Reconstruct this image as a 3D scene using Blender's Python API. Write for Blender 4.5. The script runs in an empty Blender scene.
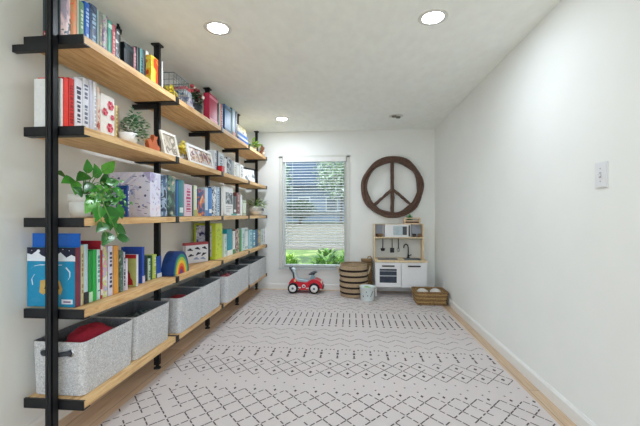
import bpy, random
from math import *
from mathutils import Vector, Matrix
R = random.Random(7)
SC = bpy.context.scene
COL = SC.collection
# ------------------------------------------------------------------ camera geometry
F = 346; TH = radians(5.12); CX, CY, EZ = 320, 214, 1.163
c_, s_ = cos(TH), sin(TH)
def Yx(x, X):
    u = (x-CX)/F; return X*(c_+u*s_)/(u*c_-s_)
def Xx(x, Y):
    u = (x-CX)/F; return Y*(u*c_-s_)/(c_+u*s_)
def fw(X, Y): return -X*s_+Y*c_
def Zy(y, X, Y): return EZ+(CY-y)*fw(X, Y)/F
cam = bpy.data.cameras.new('camera'); cam.sensor_width = 36; cam.lens = F*36/640
cam.shift_y = 1/640; cam.clip_start = .02; cam.clip_end = 400
co = bpy.data.objects.new('camera', cam); COL.objects.link(co)
co.location = (0, 0, EZ); co.rotation_euler = (pi/2, 0, TH)
SC.camera = co
# ------------------------------------------------------------------ materials
def lin(h):
    h = h.lstrip('#'); v = [int(h[i:i+2], 16)/255 for i in (0, 2, 4)]
    return tuple(x/12.92 if x <= .04045 else ((x+.055)/1.055)**2.4 for x in v)+(1,)
MC = {}
def base(name):
    m = bpy.data.materials.new(name); m.use_nodes = True
    nt = m.node_tree; return m, nt, nt.nodes['Principled BSDF']
def N(nt, t, **k):
    n = nt.nodes.new(t)
    for a, v in k.items():
        if a.startswith('i_'): n.inputs[a[2:].replace('_', ' ')].default_value = v
        else: setattr(n, a, v)
    return n
def mat(h, rough=.6, var=.06, scale=30, metal=0, bump=0, emit=0, spec=.4, stretch=None, key=''):
    k = (h, rough, var, scale, metal, bump, emit, stretch, key)
    if k in MC: return MC[k]
    m, nt, b = base('m_'+h.strip('#')+key)
    L = nt.links.new; col = lin(h)
    b.inputs['Roughness'].default_value = rough; b.inputs['Metallic'].default_value = metal
    b.inputs['Specular IOR Level'].default_value = spec
    tc = N(nt, 'ShaderNodeTexCoord'); src = tc.outputs['Object']
    if stretch:
        mp = N(nt, 'ShaderNodeMapping'); mp.inputs['Scale'].default_value = stretch
        L(src, mp.inputs[0]); src = mp.outputs[0]
    nz = N(nt, 'ShaderNodeTexNoise', i_Scale=scale, i_Detail=4); L(src, nz.inputs['Vector'])
    rp = N(nt, 'ShaderNodeValToRGB'); e = rp.color_ramp.elements
    e[0].position = .3; e[1].position = .7
    e[0].color = tuple(max(0, x*(1-var)) for x in col[:3])+(1,)
    e[1].color = tuple(min(1, x*(1+var)) for x in col[:3])+(1,)
    L(nz.outputs['Fac'], rp.inputs[0]); L(rp.outputs[0], b.inputs['Base Color'])
    if bump:
        bp = N(nt, 'ShaderNodeBump', i_Strength=bump, i_Distance=.01); L(nz.outputs['Fac'], bp.inputs['Height']); L(bp.outputs[0], b.inputs['Normal'])
    if emit:
        b.inputs['Emission Color'].default_value = col; b.inputs['Emission Strength'].default_value = emit
    MC[k] = m; return m
def art(cols, scale=14, rough=.45, key='', stretch=(1, 1, 1)):
    k = ('art', tuple(cols), scale, key, stretch)
    if k in MC: return MC[k]
    m, nt, b = base('art_'+key+cols[0].strip('#')); L = nt.links.new
    b.inputs['Roughness'].default_value = rough
    tc = N(nt, 'ShaderNodeTexCoord'); mp = N(nt, 'ShaderNodeMapping'); mp.inputs['Scale'].default_value = stretch
    mp.inputs['Location'].default_value = (R.random()*9, R.random()*9, R.random()*9)
    L(tc.outputs['Object'], mp.inputs[0])
    nz = N(nt, 'ShaderNodeTexNoise', i_Scale=scale, i_Detail=3, i_Distortion=.8); L(mp.outputs[0], nz.inputs['Vector'])
    rp = N(nt, 'ShaderNodeValToRGB'); rp.color_ramp.interpolation = 'CONSTANT'
    e = rp.color_ramp.elements; n = len(cols)
    while len(e) < n: e.new(.5)
    for i, cc in enumerate(cols):
        e[i].position = 0 if i == 0 else .36+.3*(i-.5)/max(1, n-1)
        e[i].color = lin(cc)
    L(nz.outputs['Fac'], rp.inputs[0]); L(rp.outputs[0], b.inputs['Base Color'])
    MC[k] = m; return m
def wood(h1, h2, sc=(6, 1.2, 40), rough=.5, key=''):
    k = ('wood', h1, h2, sc, key)
    if k in MC: return MC[k]
    m, nt, b = base('wood_'+key+h1.strip('#')); L = nt.links.new
    tc = N(nt, 'ShaderNodeTexCoord'); mp = N(nt, 'ShaderNodeMapping'); mp.inputs['Scale'].default_value = sc
    L(tc.outputs['Object'], mp.inputs[0])
    nz = N(nt, 'ShaderNodeTexNoise', i_Scale=4, i_Detail=7, i_Roughness=.65, i_Distortion=.7); L(mp.outputs[0], nz.inputs['Vector'])
    rp = N(nt, 'ShaderNodeValToRGB'); e = rp.color_ramp.elements
    e[0].position = .32; e[0].color = lin(h1); e[1].position = .62; e[1].color = lin(h2)
    L(nz.outputs['Fac'], rp.inputs[0]); L(rp.outputs[0], b.inputs['Base Color'])
    b.inputs['Roughness'].default_value = rough
    MC[k] = m; return m
def felt():
    m, nt, b = base('felt'); L = nt.links.new
    tc = N(nt, 'ShaderNodeTexCoord')
    nz = N(nt, 'ShaderNodeTexNoise', i_Scale=120, i_Detail=4, i_Roughness=.7, i_Distortion=1.5); L(tc.outputs['Object'], nz.inputs['Vector'])
    rp = N(nt, 'ShaderNodeValToRGB'); e = rp.color_ramp.elements
    e[0].position = .35; e[0].color = lin('#9b9c9f'); e[1].position = .62; e[1].color = lin('#e2e2e2')
    L(nz.outputs['Fac'], rp.inputs[0]); L(rp.outputs[0], b.inputs['Base Color'])
    bp = N(nt, 'ShaderNodeBump', i_Strength=.3, i_Distance=.004); L(nz.outputs['Fac'], bp.inputs['Height']); L(bp.outputs[0], b.inputs['Normal'])
    b.inputs['Roughness'].default_value = .95
    return m
def floor_mat():
    m, nt, b = base('oak_planks'); L = nt.links.new
    tc = N(nt, 'ShaderNodeTexCoord')
    mp = N(nt, 'ShaderNodeMapping'); mp.inputs['Rotation'].default_value = (0, 0, pi/2); L(tc.outputs['Object'], mp.inputs[0])
    br = N(nt, 'ShaderNodeTexBrick', i_Scale=1, i_Mortar_Size=.003, i_Brick_Width=1.2, i_Row_Height=.13)
    br.offset = .37
    br.inputs['Color1'].default_value = lin('#dcc4a9'); br.inputs['Color2'].default_value = lin('#c6aa8c'); br.inputs['Mortar'].default_value = lin('#a58d74')
    L(mp.outputs[0], br.inputs['Vector'])
    mp2 = N(nt, 'ShaderNodeMapping'); mp2.inputs['Scale'].default_value = (22, 1.6, 1); L(tc.outputs['Object'], mp2.inputs[0])
    nz = N(nt, 'ShaderNodeTexNoise', i_Scale=3, i_Detail=6, i_Distortion=.5); L(mp2.outputs[0], nz.inputs['Vector'])
    mx = N(nt, 'ShaderNodeMix', data_type='RGBA', blend_type='OVERLAY'); mx.inputs[0].default_value = .35
    L(br.outputs['Color'], mx.inputs[6]); L(nz.outputs['Fac'], mx.inputs[7]); L(mx.outputs[2], b.inputs['Base Color'])
    b.inputs['Roughness'].default_value = .42
    return m
def glass_mat():
    m, nt, b = base('window_glass'); L = nt.links.new; nt.nodes.remove(b)
    t = N(nt, 'ShaderNodeBsdfTransparent'); g = N(nt, 'ShaderNodeBsdfGlossy'); g.inputs['Roughness'].default_value = .02
    t.inputs['Color'].default_value = (.95, .97, .96, 1)
    f = N(nt, 'ShaderNodeFresnel', i_IOR=1.3); mx = N(nt, 'ShaderNodeMixShader')
    L(f.outputs[0], mx.inputs[0]); L(t.outputs[0], mx.inputs[1]); L(g.outputs[0], mx.inputs[2])
    L(mx.outputs[0], nt.nodes['Material Output'].inputs[0])
    return m
BLK = mat('#17191d', .45, .12, 40, 0, .05); BLK.name = 'black_steel'
PINE = wood('#bd8b55', '#e8c48e', (14, 1.1, 14), .55, 'pine')
WALLM = mat('#eceeeb', .85, .015, 3, 0, .02, key='wall')
CEILM = mat('#f4f8f4', .9, .03, 8, 0, .15, key='ceiling', stretch=(2, 1, 1))
WHITE = mat('#e9e9e7', .5, .02, key='paint')
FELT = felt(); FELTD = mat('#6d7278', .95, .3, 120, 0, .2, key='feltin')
PAGES = mat('#e9e2d0', .8, .08, 200, stretch=(1, 8, 1), key='pages')
BIRCH = wood('#d8bd92', '#e8d3ae', (10, 10, 2), .5, 'birch')
PORC = mat('#ececea', .3, .02, key='porcelain')
GLASS = glass_mat()
CHROME = mat('#b9bcc0', .25, .03, metal=1)
# ------------------------------------------------------------------ mesh building
class MB:
    def __init__(s): s.v = []; s.f = []; s.mi = []; s.sm = []
    def add(s, vs, fs, m=0, smooth=False, M=None):
        o = len(s.v)
        if M is not None: vs = [M @ Vector(v) for v in vs]
        s.v += [tuple(v) for v in vs]; s.f += [tuple(o+i for i in f) for f in fs]
        s.mi += [m]*len(fs); s.sm += [smooth]*len(fs); return s
    def box(s, x0, x1, y0, y1, z0, z1, m=0, M=None, b=0):
        if b: return s.prism([(x0+b, y0), (x1-b, y0), (x1, y0+b), (x1, y1-b), (x1-b, y1), (x0+b, y1), (x0, y1-b), (x0, y0+b)], z0, z1, 'z', m, M)
        vs = [(x, y, z) for z in (z0, z1) for y in (y0, y1) for x in (x0, x1)]
        return s.add(vs, [(0, 2, 3, 1), (4, 5, 7, 6), (0, 1, 5, 4), (2, 6, 7, 3), (0, 4, 6, 2), (1, 3, 7, 5)], m, False, M)
    def prism(s, poly, a0, a1, ax='z', m=0, M=None, smooth=False):
        n = len(poly)
        f3 = {'z': lambda p, a: (p[0], p[1], a), 'y': lambda p, a: (p[0], a, p[1]), 'x': lambda p, a: (a, p[0], p[1])}[ax]
        vs = [f3(p, a0) for p in poly]+[f3(p, a1) for p in poly]
        fs = [(i, (i+1) % n, n+(i+1) % n, n+i) for i in range(n)]
        s.add(vs, fs, m, smooth, M)
        return s.add(vs, [tuple(range(n))[::-1], tuple(range(n, 2*n))], m, False, M)
    def lathe(s, prof, c=(0, 0, 0), n=20, m=0, M=None, smooth=True, sx=1, sy=1, cap=True):
        vs = []; fs = []
        for r, z in prof:
            for i in range(n):
                a = 2*pi*i/n; vs.append((c[0]+r*cos(a)*sx, c[1]+r*sin(a)*sy, c[2]+z))
        for k in range(len(prof)-1):
            for i in range(n):
                j = (i+1) % n; fs.append((k*n+i, k*n+j, (k+1)*n+j, (k+1)*n+i))
        s.add(vs, fs, m, smooth, M)
        if cap and prof[0][0] > 1e-4 and prof[0][1] != prof[1][1]: s.add(vs[:n], [tuple(range(n))[::-1]], m, False, M)
        if cap and prof[-1][0] > 1e-4 and prof[-1][1] != prof[-2][1]: s.add(vs[-n:], [tuple(range(n))], m, False, M)
        return s
    def tube(s, pts, r, n=8, m=0, closed=False, M=None, rf=None, smooth=True):
        pts = [Vector(p) for p in pts]; k = len(pts); vs = []; fs = []
        nrm = None
        for i, p in enumerate(pts):
            a = pts[(i-1) % k] if (i or closed) else p; b = pts[(i+1) % k] if (i < k-1 or closed) else p
            t = (b-a).normalized()
            if nrm is None: nrm = t.orthogonal().normalized()
            nrm = (nrm-t*nrm.dot(t)); nrm = nrm.normalized() if nrm.length > 1e-6 else t.orthogonal().normalized()
            bn = t.cross(nrm); rr = rf(i) if rf else r
            for q in range(n):
                an = 2*pi*q/n; vs.append(p+nrm*(cos(an)*rr)+bn*(sin(an)*rr))
        for i in range(k if closed else k-1):
            for q in range(n):
                a = i*n+q; b = i*n+(q+1) % n; d = ((i+1) % k)*n+(q+1) % n; e = ((i+1) % k)*n+q
                fs.append((a, b, d, e))
        s.add(vs, fs, m, smooth, M)
        if not closed: s.add(vs[:n], [tuple(range(n))[::-1]], m, False, M); s.add(vs[-n:], [tuple(range(n))], m, False, M)
        return s
    def ball(s, c, r, n=12, m=0, sx=1, sy=1, sz=1, M=None):
        k = max(6, n//2+2)
        return s.lathe([(max(1e-5, r*sin(pi*i/k)), -r*cos(pi*i/k)*sz) for i in range(k+1)], c, n, m, M, True, sx, sy)
    def leaf(s, c, d, up, L, W, m=0, fold=.25, droop=.25):
        d = Vector(d).normalized(); up = Vector(up); side = d.cross(up)
        side = side.normalized() if side.length > 1e-5 else d.orthogonal().normalized(); up = side.cross(d).normalized()
        vs = []; prof = [(0, .02), (.1, .55), (.3, 1), (.55, .82), (.8, .42), (1, .01)]
        for t, w in prof:
            p = Vector(c)+d*(L*t)-up*(droop*L*t*t)
            vs += [p-side*(W*w/2)+up*(fold*W*w/2), p, p+side*(W*w/2)+up*(fold*W*w/2)]
        fs = []
        for i in range(len(prof)-1):
            a = i*3; fs += [(a, a+1, a+4, a+3), (a+1, a+2, a+5, a+4)]
        return s.add(vs, fs, m, True)
    def poly(s, pts, m=0): return s.add(pts, [tuple(range(len(pts)))], m)
    def build(s, name, mats, parent=None, org=None, **pr):
        if org is None and parent is not None and parent.get('_o'): org = tuple(parent['_o'])
        if not isinstance(mats, (list, tuple)): mats = [mats]
        v = [(x-org[0], y-org[1], z-org[2]) for x, y, z in s.v] if org else s.v
        me = bpy.data.meshes.new(name); me.from_pydata(v, [], s.f)
        for mm in mats: me.materials.append(mm)
        for p, i, q in zip(me.polygons, s.mi, s.sm): p.material_index = i; p.use_smooth = q
        me.validate(); me.update()
        o = bpy.data.objects.new(name, me); COL.objects.link(o)
        if parent is not None:
            o.parent = parent
            if org: o['_o'] = org
        elif org: o.location = org
        for k, vv in pr.items(): o[k] = vv
        return o
def tag(o, label=None, cat=None, group=None, kind=None):
    if label: o['label'] = label
    if cat: o['category'] = cat
    if group: o['group'] = group
    if kind: o['kind'] = kind
    return o
def thing(name, label, cat, loc, group=None, rz=0, world=True):
    """an Empty at the thing's base; with world=True its parts are given in room coordinates"""
    o = bpy.data.objects.new(name, None); COL.objects.link(o); o.location = loc; o.rotation_euler.z = rz
    o.empty_display_size = .05
    if world: o['_o'] = tuple(loc)
    return tag(o, label, cat, group)
# ------------------------------------------------------------------ the room
XL, XR, YB, H, YF = -1.65, 1.25, 5.32, 2.44, -1.6
WX0, WX1, WZ0, WZ1 = Xx(282.5, YB), Xx(346.5, YB), Zy(267.5, -.5, YB), Zy(157.5, -.5, YB)
FM = floor_mat()
def S(name, mb, m, parent=None, **k):
    o = mb.build(name, m, parent)
    if parent is None: o['kind'] = 'structure'
    return o
S('floor', MB().box(XL-.12, XR+.12, YF, YB+.15, -.06, 0), FM)
S('ceiling', MB().box(XL-.12, XR+.12, YF, YB+.15, H, H+.1), CEILM)
S('wall_left', MB().box(XL-.12, XL, YF, YB+.15, 0, H), WALLM)
S('wall_right', MB().box(XR, XR+.12, YF, YB+.15, 0, H), WALLM)
wb = MB()
wb.box(XL, WX0, YB, YB+.15, 0, H); wb.box(WX1, XR, YB, YB+.15, 0, H)
wb.box(WX0, WX1, YB, YB+.15, 0, WZ0); wb.box(WX0, WX1, YB, YB+.15, WZ1, H)
S('wall_back', wb, WALLM)
def bboard(name, pts, z=.085):
    (x0, x1, y0, y1) = pts
    m = MB().box(x0, x1, y0, y1, 0, z*.8)
    if x1-x0 < y1-y0:
        if x0 < 0: m.prism([(x0, z*.8), (x1, z*.8), (x0+.006, z), (x0, z)], y0, y1, 'y')
        else: m.prism([(x1, z*.8), (x0, z*.8), (x1-.006, z), (x1, z)], y0, y1, 'y')
    else: m.prism([(y1, z*.8), (y0, z*.8), (y1-.006, z), (y1, z)], x0, x1, 'x')
    S(name, m, WHITE)
bboard('baseboard_left', (XL, XL+.014, YF, YB)); bboard('baseboard_right', (XR-.014, XR, YF, YB))
bboard('baseboard_back', (XL+.014, XR-.014, YB-.014, YB))
# ------------------------------------------------------------------ window with blind
wf = MB(); fwd = .035; y0, y1 = YB+.03, YB+.10
wf.box(WX0, WX0+fwd, y0, y1, WZ0, WZ1); wf.box(WX1-fwd, WX1, y0, y1, WZ0, WZ1)
wf.box(WX0+fwd, WX1-fwd, y0, y1, WZ1-fwd, WZ1); wf.box(WX0+fwd, WX1-fwd, y0, y1, WZ0, WZ0+fwd)
win = S('window_1', wf, mat('#c9ccca', .4, .02, key='vinyl'))
zm = Zy(213.5, -.5, YB)
VIN = mat('#c9ccca', .4, .02, key='vinyl')
MB().box(WX0+fwd, WX1-fwd, y0+.005, y1-.02, zm-.02, zm+.02).build('meeting_rail', VIN, win)
MB().box(WX0+fwd, WX1-fwd, y0+.045, y0+.05, zm, WZ1-fwd).build('upper_pane', GLASS, win)
MB().box(WX0+fwd, WX1-fwd, y0+.025, y0+.03, WZ0+fwd, zm).build('lower_pane', GLASS, win)
tr = MB(); a, b = WX0-.055, WX1+.05
tr.box(a, WX0, YB-.012, YB, WZ0-.02, WZ1+.02); tr.box(WX1, b, YB-.012, YB, WZ0-.02, WZ1+.02)
tr.box(a, b, YB-.012, YB, WZ1, WZ1+.035); 
S('trim_1', tr, mat('#d5d6d0', .5, .02, key='trim'))
S('trim_2', MB().box(a, b, YB-.03, YB+.03, WZ0-.03, WZ0), mat('#c4c9c9', .5, .02, key='sill'))
bl = thing('window_blind', 'white horizontal slat blind lowered most of the way over the window', 'window blind', (WX0, YB+.0, WZ1))
MB().box(WX0+.006, WX1-.006, YB-.03, YB+.026, WZ1-.065, WZ1-.002, b=.004).build('head_rail', WHITE, bl)
sl = MB(); zb = Zy(247, -.5, YB); z = WZ1-.09; ti = radians(17)
while z > zb+.03:
    Mx = Matrix.Translation((0, YB+.0, z)) @ Matrix.Rotation(ti, 4, 'X')
    sl.box(WX0+.04, WX1-.04, -.022, .022, -.0012, .0012, M=Mx); z -= .043
sl.build('slats', mat('#eef0ee', .5, .02, key='slat'), bl)
MB().box(WX0+.04, WX1-.04, YB-.024, YB+.024, zb-.012, zb+.012).build('bottom_rail', WHITE, bl)
co_ = MB()
for xx in (WX0+.16, WX1-.16):
    co_.tube([(xx, YB-.023, WZ1-.06), (xx, YB-.023, zb)], .0015, 5); co_.tube([(xx, YB+.023, WZ1-.06), (xx, YB+.023, zb)], .0015, 5)
co_.build('ladder_cords', WHITE, bl)
MB().tube([(WX0+.055, YB-.03, WZ1-.07), (WX0+.075, YB-.034, zm-.1), (WX0+.10, YB-.034, zb+.03)], .0045, 6).build('tilt_wand', mat('#dfe6e6', .2, .02, key='wand'), bl)
# ------------------------------------------------------------------ outside the window
GR = art(['#34501f', '#4c6a28', '#69823a', '#8a9456'], 1.1, .9, 'lawn')
g = MB().box(-60, 60, YB+.15, 14.5, -.5, -.35); S('ground', g, GR)
S('road', MB().box(-80, 80, 14.5, 58, -.5, -.36), art(['#4a4a38', '#655f4e', '#77705f', '#585a42'], .9, .9, 'road', (.12, 1, 1)))
S('field', MB().box(-90, 90, 58, 160, -.5, -.34), art(['#3d5230', '#56703f', '#6c7f4c'], .5, .9, 'lawn2'))
S('ground_rear', MB().box(-30, 30, -40, YF, -.5, -.1), mat('#c9c4bb', .9, .08, 2, key='patio'))
hs = thing('house', 'slate blue house with white windows across the street outside', 'house', (-6, 62, -.34))
MB().box(-18, 6, 62, 72, -.34, 6.2).build('wall', mat('#7d8fa5', .8, .05, 4, stretch=(.1, .1, 12)), hs)
MB().prism([(-19.5, 6.2), (7.5, 6.2), (3, 13), (-15, 13)], 61, 73, 'y').build('roof', mat('#62748c', .9, .12, 6), hs)
for xx in (-15, -9.5, -4.5, 1):
    w = MB().box(xx, xx+2.2, 61.9, 61.99, 1.6, 4.2).build('window', mat('#d8dde0', .5, .02), hs)
    MB().box(xx+.16, xx+2.04, 61.86, 61.91, 1.76, 4.04).build('pane', mat('#4a5a68', .15, .05), w)
def tree(x, y, h, r, cols, label, n, ls, sq=1.0, z0=None):
    t = thing('tree', label, 'tree', (x, y, -.35), 'trees outside the window')
    MB().tube([(x, y, -.35), (x+.1, y, h*.3), (x-.05, y, h*.75)], .2, 8, rf=lambda i: (.22, .16, .07)[i]).build('trunk', mat('#5a4d42', .9, .2, 8), t)
    m = MB(); zc = h-r*sq
    for i in range(n):
        d = Vector((R.gauss(0, 1), R.gauss(0, 1), R.gauss(0, 1))).normalized(); q = r*R.random()**.4
        p = Vector((x, y, zc))+Vector((d.x*q, d.y*q, d.z*q*sq))
        e = Vector((R.gauss(0, 1), R.gauss(0, 1), R.gauss(0, .6)))
        m.leaf(p, e, (R.random()-.5, R.random()-.5, 1), ls, ls*.6, R.randrange(len(cols)))
    m.build('crown', [mat(cc, .8, .1, 5) for cc in cols], t)
tree(-13.2, 55, 10.5, 3.9, ['#7f9a78', '#9db494', '#c2d0b8'], 'pale green tree across the road, left of the house front', 1700, .6)
tree(-1.6, 56, 12, 4.4, ['#86a07e', '#a9bd9f', '#cbd6c2'], 'tall pale green tree across the road, right of the house front', 1900, .6)
tree(-7.4, 50, 3.3, 2.4, ['#3c503a', '#4f664a', '#647a5c'], 'small dark round tree in front of the blue house', 1100, .4, .6)
def bush(x, y, r, h, cols, label, n=900):
    m = MB()
    for i in range(n):
        a = R.random()*2*pi; q = r*sqrt(R.random()); zz = -.35+h*R.random()*sqrt(max(0, 1-(q/r)**2))
        m.leaf((x+q*cos(a), y+q*sin(a), zz), (cos(a)+R.gauss(0, .5), sin(a)+R.gauss(0, .5), .6+R.random()), (0, 0, 1), .14, .06, R.randrange(len(cols)))
    tag(m.build('shrub', [mat(cc, .7, .1, 5) for cc in cols]), label, 'shrub', 'shrubs outside the window')
bush(-.45, 6.4, .34, .86, ['#3f6d27', '#5c8f33', '#86b04c'], 'leafy green shrub close below the window, behind the toy car handle')
bush(.05, 7.7, .40, .80, ['#4c7d2c', '#72a53f', '#a0c463'], 'lower bright green shrub below the right part of window')
bush(-1.35, 7.4, .30, .62, ['#5f8d35', '#93b84f', '#bfd57c'], 'yellow green shrub below the left part of window')
# ------------------------------------------------------------------ rug
RZ = .008
X0, X1, YA, YZ = -1.375, 1.14, 1.5, 5.19
rg = MB().box(X0, X1, YA, YZ, 0.0005, RZ-.001)
zt = RZ-.0005
def dash(x0, y0, x1, y1, w, m, gap=.25, seg=.05, keep=.9):
    w *= 1.2; L_ = hypot(x1-x0, y1-y0); n = max(1, int(L_/seg)); dx, dy = (x1-x0)/n, (y1-y0)/n; l = L_/n
    ux, uy = dx/l, dy/l; px, py = -uy*w/2, ux*w/2
    for i in range(n):
        if R.random() > keep: continue
        a = i+gap/2*R.random(); e = i+1-gap*R.random()
        ax, ay, bx, by = x0+dx*a, y0+dy*a, x0+dx*e, y0+dy*e
        if not (X0 < min(ax, bx) and max(ax, bx) < X1 and YA < min(ay, by) and max(ay, by) < YZ): continue
        rg.poly([(ax-px, ay-py, zt), (ax+px, ay+py, zt), (bx+px, by+py, zt), (bx-px, by-py, zt)], m)
def dot(x, y, w, l, m):
    if X0 < x-w and x+w < X1 and YA < y-l and y+l < YZ:
        rg.poly([(x, y-l, zt), (x+w, y, zt), (x, y+l, zt), (x-w, y, zt)], m)
def lattice(ya, yb, dx, rows, w, m, keep=.9, gap=.25, seg=.04, dots=None, dm=1):
    dy = (yb-ya)/rows
    for r in range(rows):
        n = int((X1-X0)/dx)+2
        for k in range(n):
            x = X0+k*dx; y = ya+r*dy
            dash(x, y, x+dx/2, y+dy/2, w, m, gap, seg, keep); dash(x+dx/2, y+dy/2, x+dx, y, w, m, gap, seg, keep)
            dash(x, y+dy, x+dx/2, y+dy/2, w, m, gap, seg, keep); dash(x+dx/2, y+dy/2, x+dx, y+dy, w, m, gap, seg, keep)
            if dots and r in dots: dot(x, y+dy/2, .013, .020, dm)
def zig(y, dx, amp, w, m, keep=.8):
    k = X0
    while k < X1:
        dash(k, y, k+dx/2, y+amp, w, m, .2, .04, keep); dash(k+dx/2, y+amp, k+dx, y, w, m, .2, .04, keep); k += dx
# lattice nearest the camera
lattice(YA, 2.24, .135, 5, .0065, 1, .93, .3, .035)
for k in range(20):
    dot(X0+.0675+k*.135, 2.24, .010, .016, 1)
    for yy in (2.29, 2.34, 2.40): dot(X0+.05+k*.135+(.06 if yy == 2.34 else 0), yy, .008, .009, 2)
lattice(2.44, 2.74, .135, 2, .0055, 1, .95, .15, .035, dots=(0, 1))
k = X0+.05
while k < X1-.02:
    for j in range(3): dash(k, 2.79+j*.055, k, 2.83+j*.055, .010 if j != 1 else .016, 1, .1, .05, .95)
    dot(k, 2.78, .014, .012, 1)
    for dx_ in (.035, .07, .1): dot(k+dx_, 2.95, .008, .012, 1)
    dot(k+.065, 2.86, .010, .014, 2); k += .135
for i in range(4): zig(3.02+i*.125, .17, .075, .007, 2 if i % 2 else 3, .85)
k = X0+.03
while k < X1-.01:
    dash(k, 3.62, k, 3.82, .010, 1, .1, .1, .98); dash(k, 3.86, k, 4.05, .009, 1, .1, .1, .96)
    dot(k, 3.575, .013, .022, 1); dot(k+.034, 4.10, .011, .02, 2); k += .07
for i in range(6): zig(4.17+i*.14, .16, .085, .009, 3 if i % 2 else 2, .8)
for i in range(2): lattice(4.25+i*.4, 4.6+i*.3, .2, 2, .007, 3, .6)
RUGM = mat('#cfc7c5', .95, .06, 260, 0, .25, key='rug')
rug = rg.build('area_rug', [RUGM, mat('#544d4c', .95, .2, 60, key='rp1'), mat('#7d7573', .95, .2, 60, key='rp2'), mat('#968e8c', .95, .15, 60, key='rp3')])
tag(rug, 'large pale grey patterned rug with dark dashes and diamonds over the wood floor', 'rug')
# ------------------------------------------------------------------ shelving unit
ZL = {1: 2.038, 2: 1.591, 3: 1.142, 4: .692, 5: .248}
BT = .038
YP = [1.575, 2.49, 3.405, 4.325, 5.24]
PX, PW = -1.455, .018
SXF, SXB = -1.30, -1.61
sh = thing('shelving_unit', 'tall wall shelving of pine boards on black steel posts', 'shelving unit', (PX, 3.4, 0))
for i, y in enumerate(YP):
    yy = y-.022 if i == 0 else y; PX = -1.455+(.012 if i == 0 else 0)
    p = MB()
    for (ax, bx, ay, by) in ((-PW, PW, -PW, -PW+.004), (-PW, PW, PW-.004, PW), (-PW, -PW+.004, -PW, PW), (PW-.004, PW, -PW, PW)):
        p.box(PX+ax, PX+bx, yy+ay, yy+by, .03, H-.004)
    p.box(PX-PW+.004, PX-.004, yy-PW-.002, yy-PW, .03, H-.004); p.box(PX+.004, PX+PW-.004, yy-PW-.002, yy-PW, .03, H-.004)
    p.box(PX+PW, PX+PW+.002, yy-PW+.003, yy-.003, .03, H-.004)
    po = p.build('post', BLK, sh)
    MB().box(PX-.032, PX+.032, yy-.032, yy+.032, H-.012, H-.0005).lathe([(.026, H-.02), (.026, H-.012)], (PX, yy, 0), 14).build('ceiling_flange', BLK, po)
    MB().lathe([(.012, .012), (.012, .03)], (PX, yy, 0), 10).lathe([(.026, 0), (.026, .008), (.018, .014), (.012, .014)], (PX, yy, 0), 14).build('foot', BLK, po)
PX = -1.455
for lv, zt_ in ZL.items():
    zb_ = zt_-BT
    for i in range(4):
        ya, yb = YP[i]+.005, YP[i+1]-.005
        if i == 0: ya = YP[0]+.006
        m = MB(); g_ = .016
        # outline with a notch where the post passes
        poly = [(SXB, ya), (PX-PW-.003, ya), (PX-PW-.003, ya+g_), (PX+PW+.005, ya+g_), (PX+PW+.005, ya), (SXF, ya),
                (SXF, yb), (PX+PW+.005, yb), (PX+PW+.005, yb-g_), (PX-PW-.003, yb-g_), (PX-PW-.003, yb), (SXB, yb)]
        m.prism(poly, zb_, zt_, 'z'); m.build('shelf_board', PINE, sh)
    for i, y in enumerate(YP):
        m = MB()
        if i == 0:
            m.box(SXB-.004, SXF+.003, y, y+.005, zb_-.003, zt_+.001); m.box(SXB-.004, SXF+.003, y, y+.045, zb_-.006, zb_-.001); m.box(SXB-.004, SXF+.003, y, y+.012, zt_, zt_+.0025)
        else:
            m.box(SXB, SXF, y-.004, y+.004, zb_, zt_); m.box(SXB, SXF+.002, y-.042, y+.042, zb_-.007, zb_-.001)
            m.box(SXB, SXF+.002, y-.010, y+.010, zt_, zt_+.0025); m.box(SXF+.001, SXF+.006, y-.022, y+.022, zb_-.007, zt_+.002)
        br = m.build('bracket', BLK, sh)
        if lv == 1: MB().box(XL+.001, PX, y-.026 if i == 0 else y-.012, y-.002 if i == 0 else y+.012, zb_-.045, zb_-.010).build('wall_tie', BLK, br)
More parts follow.
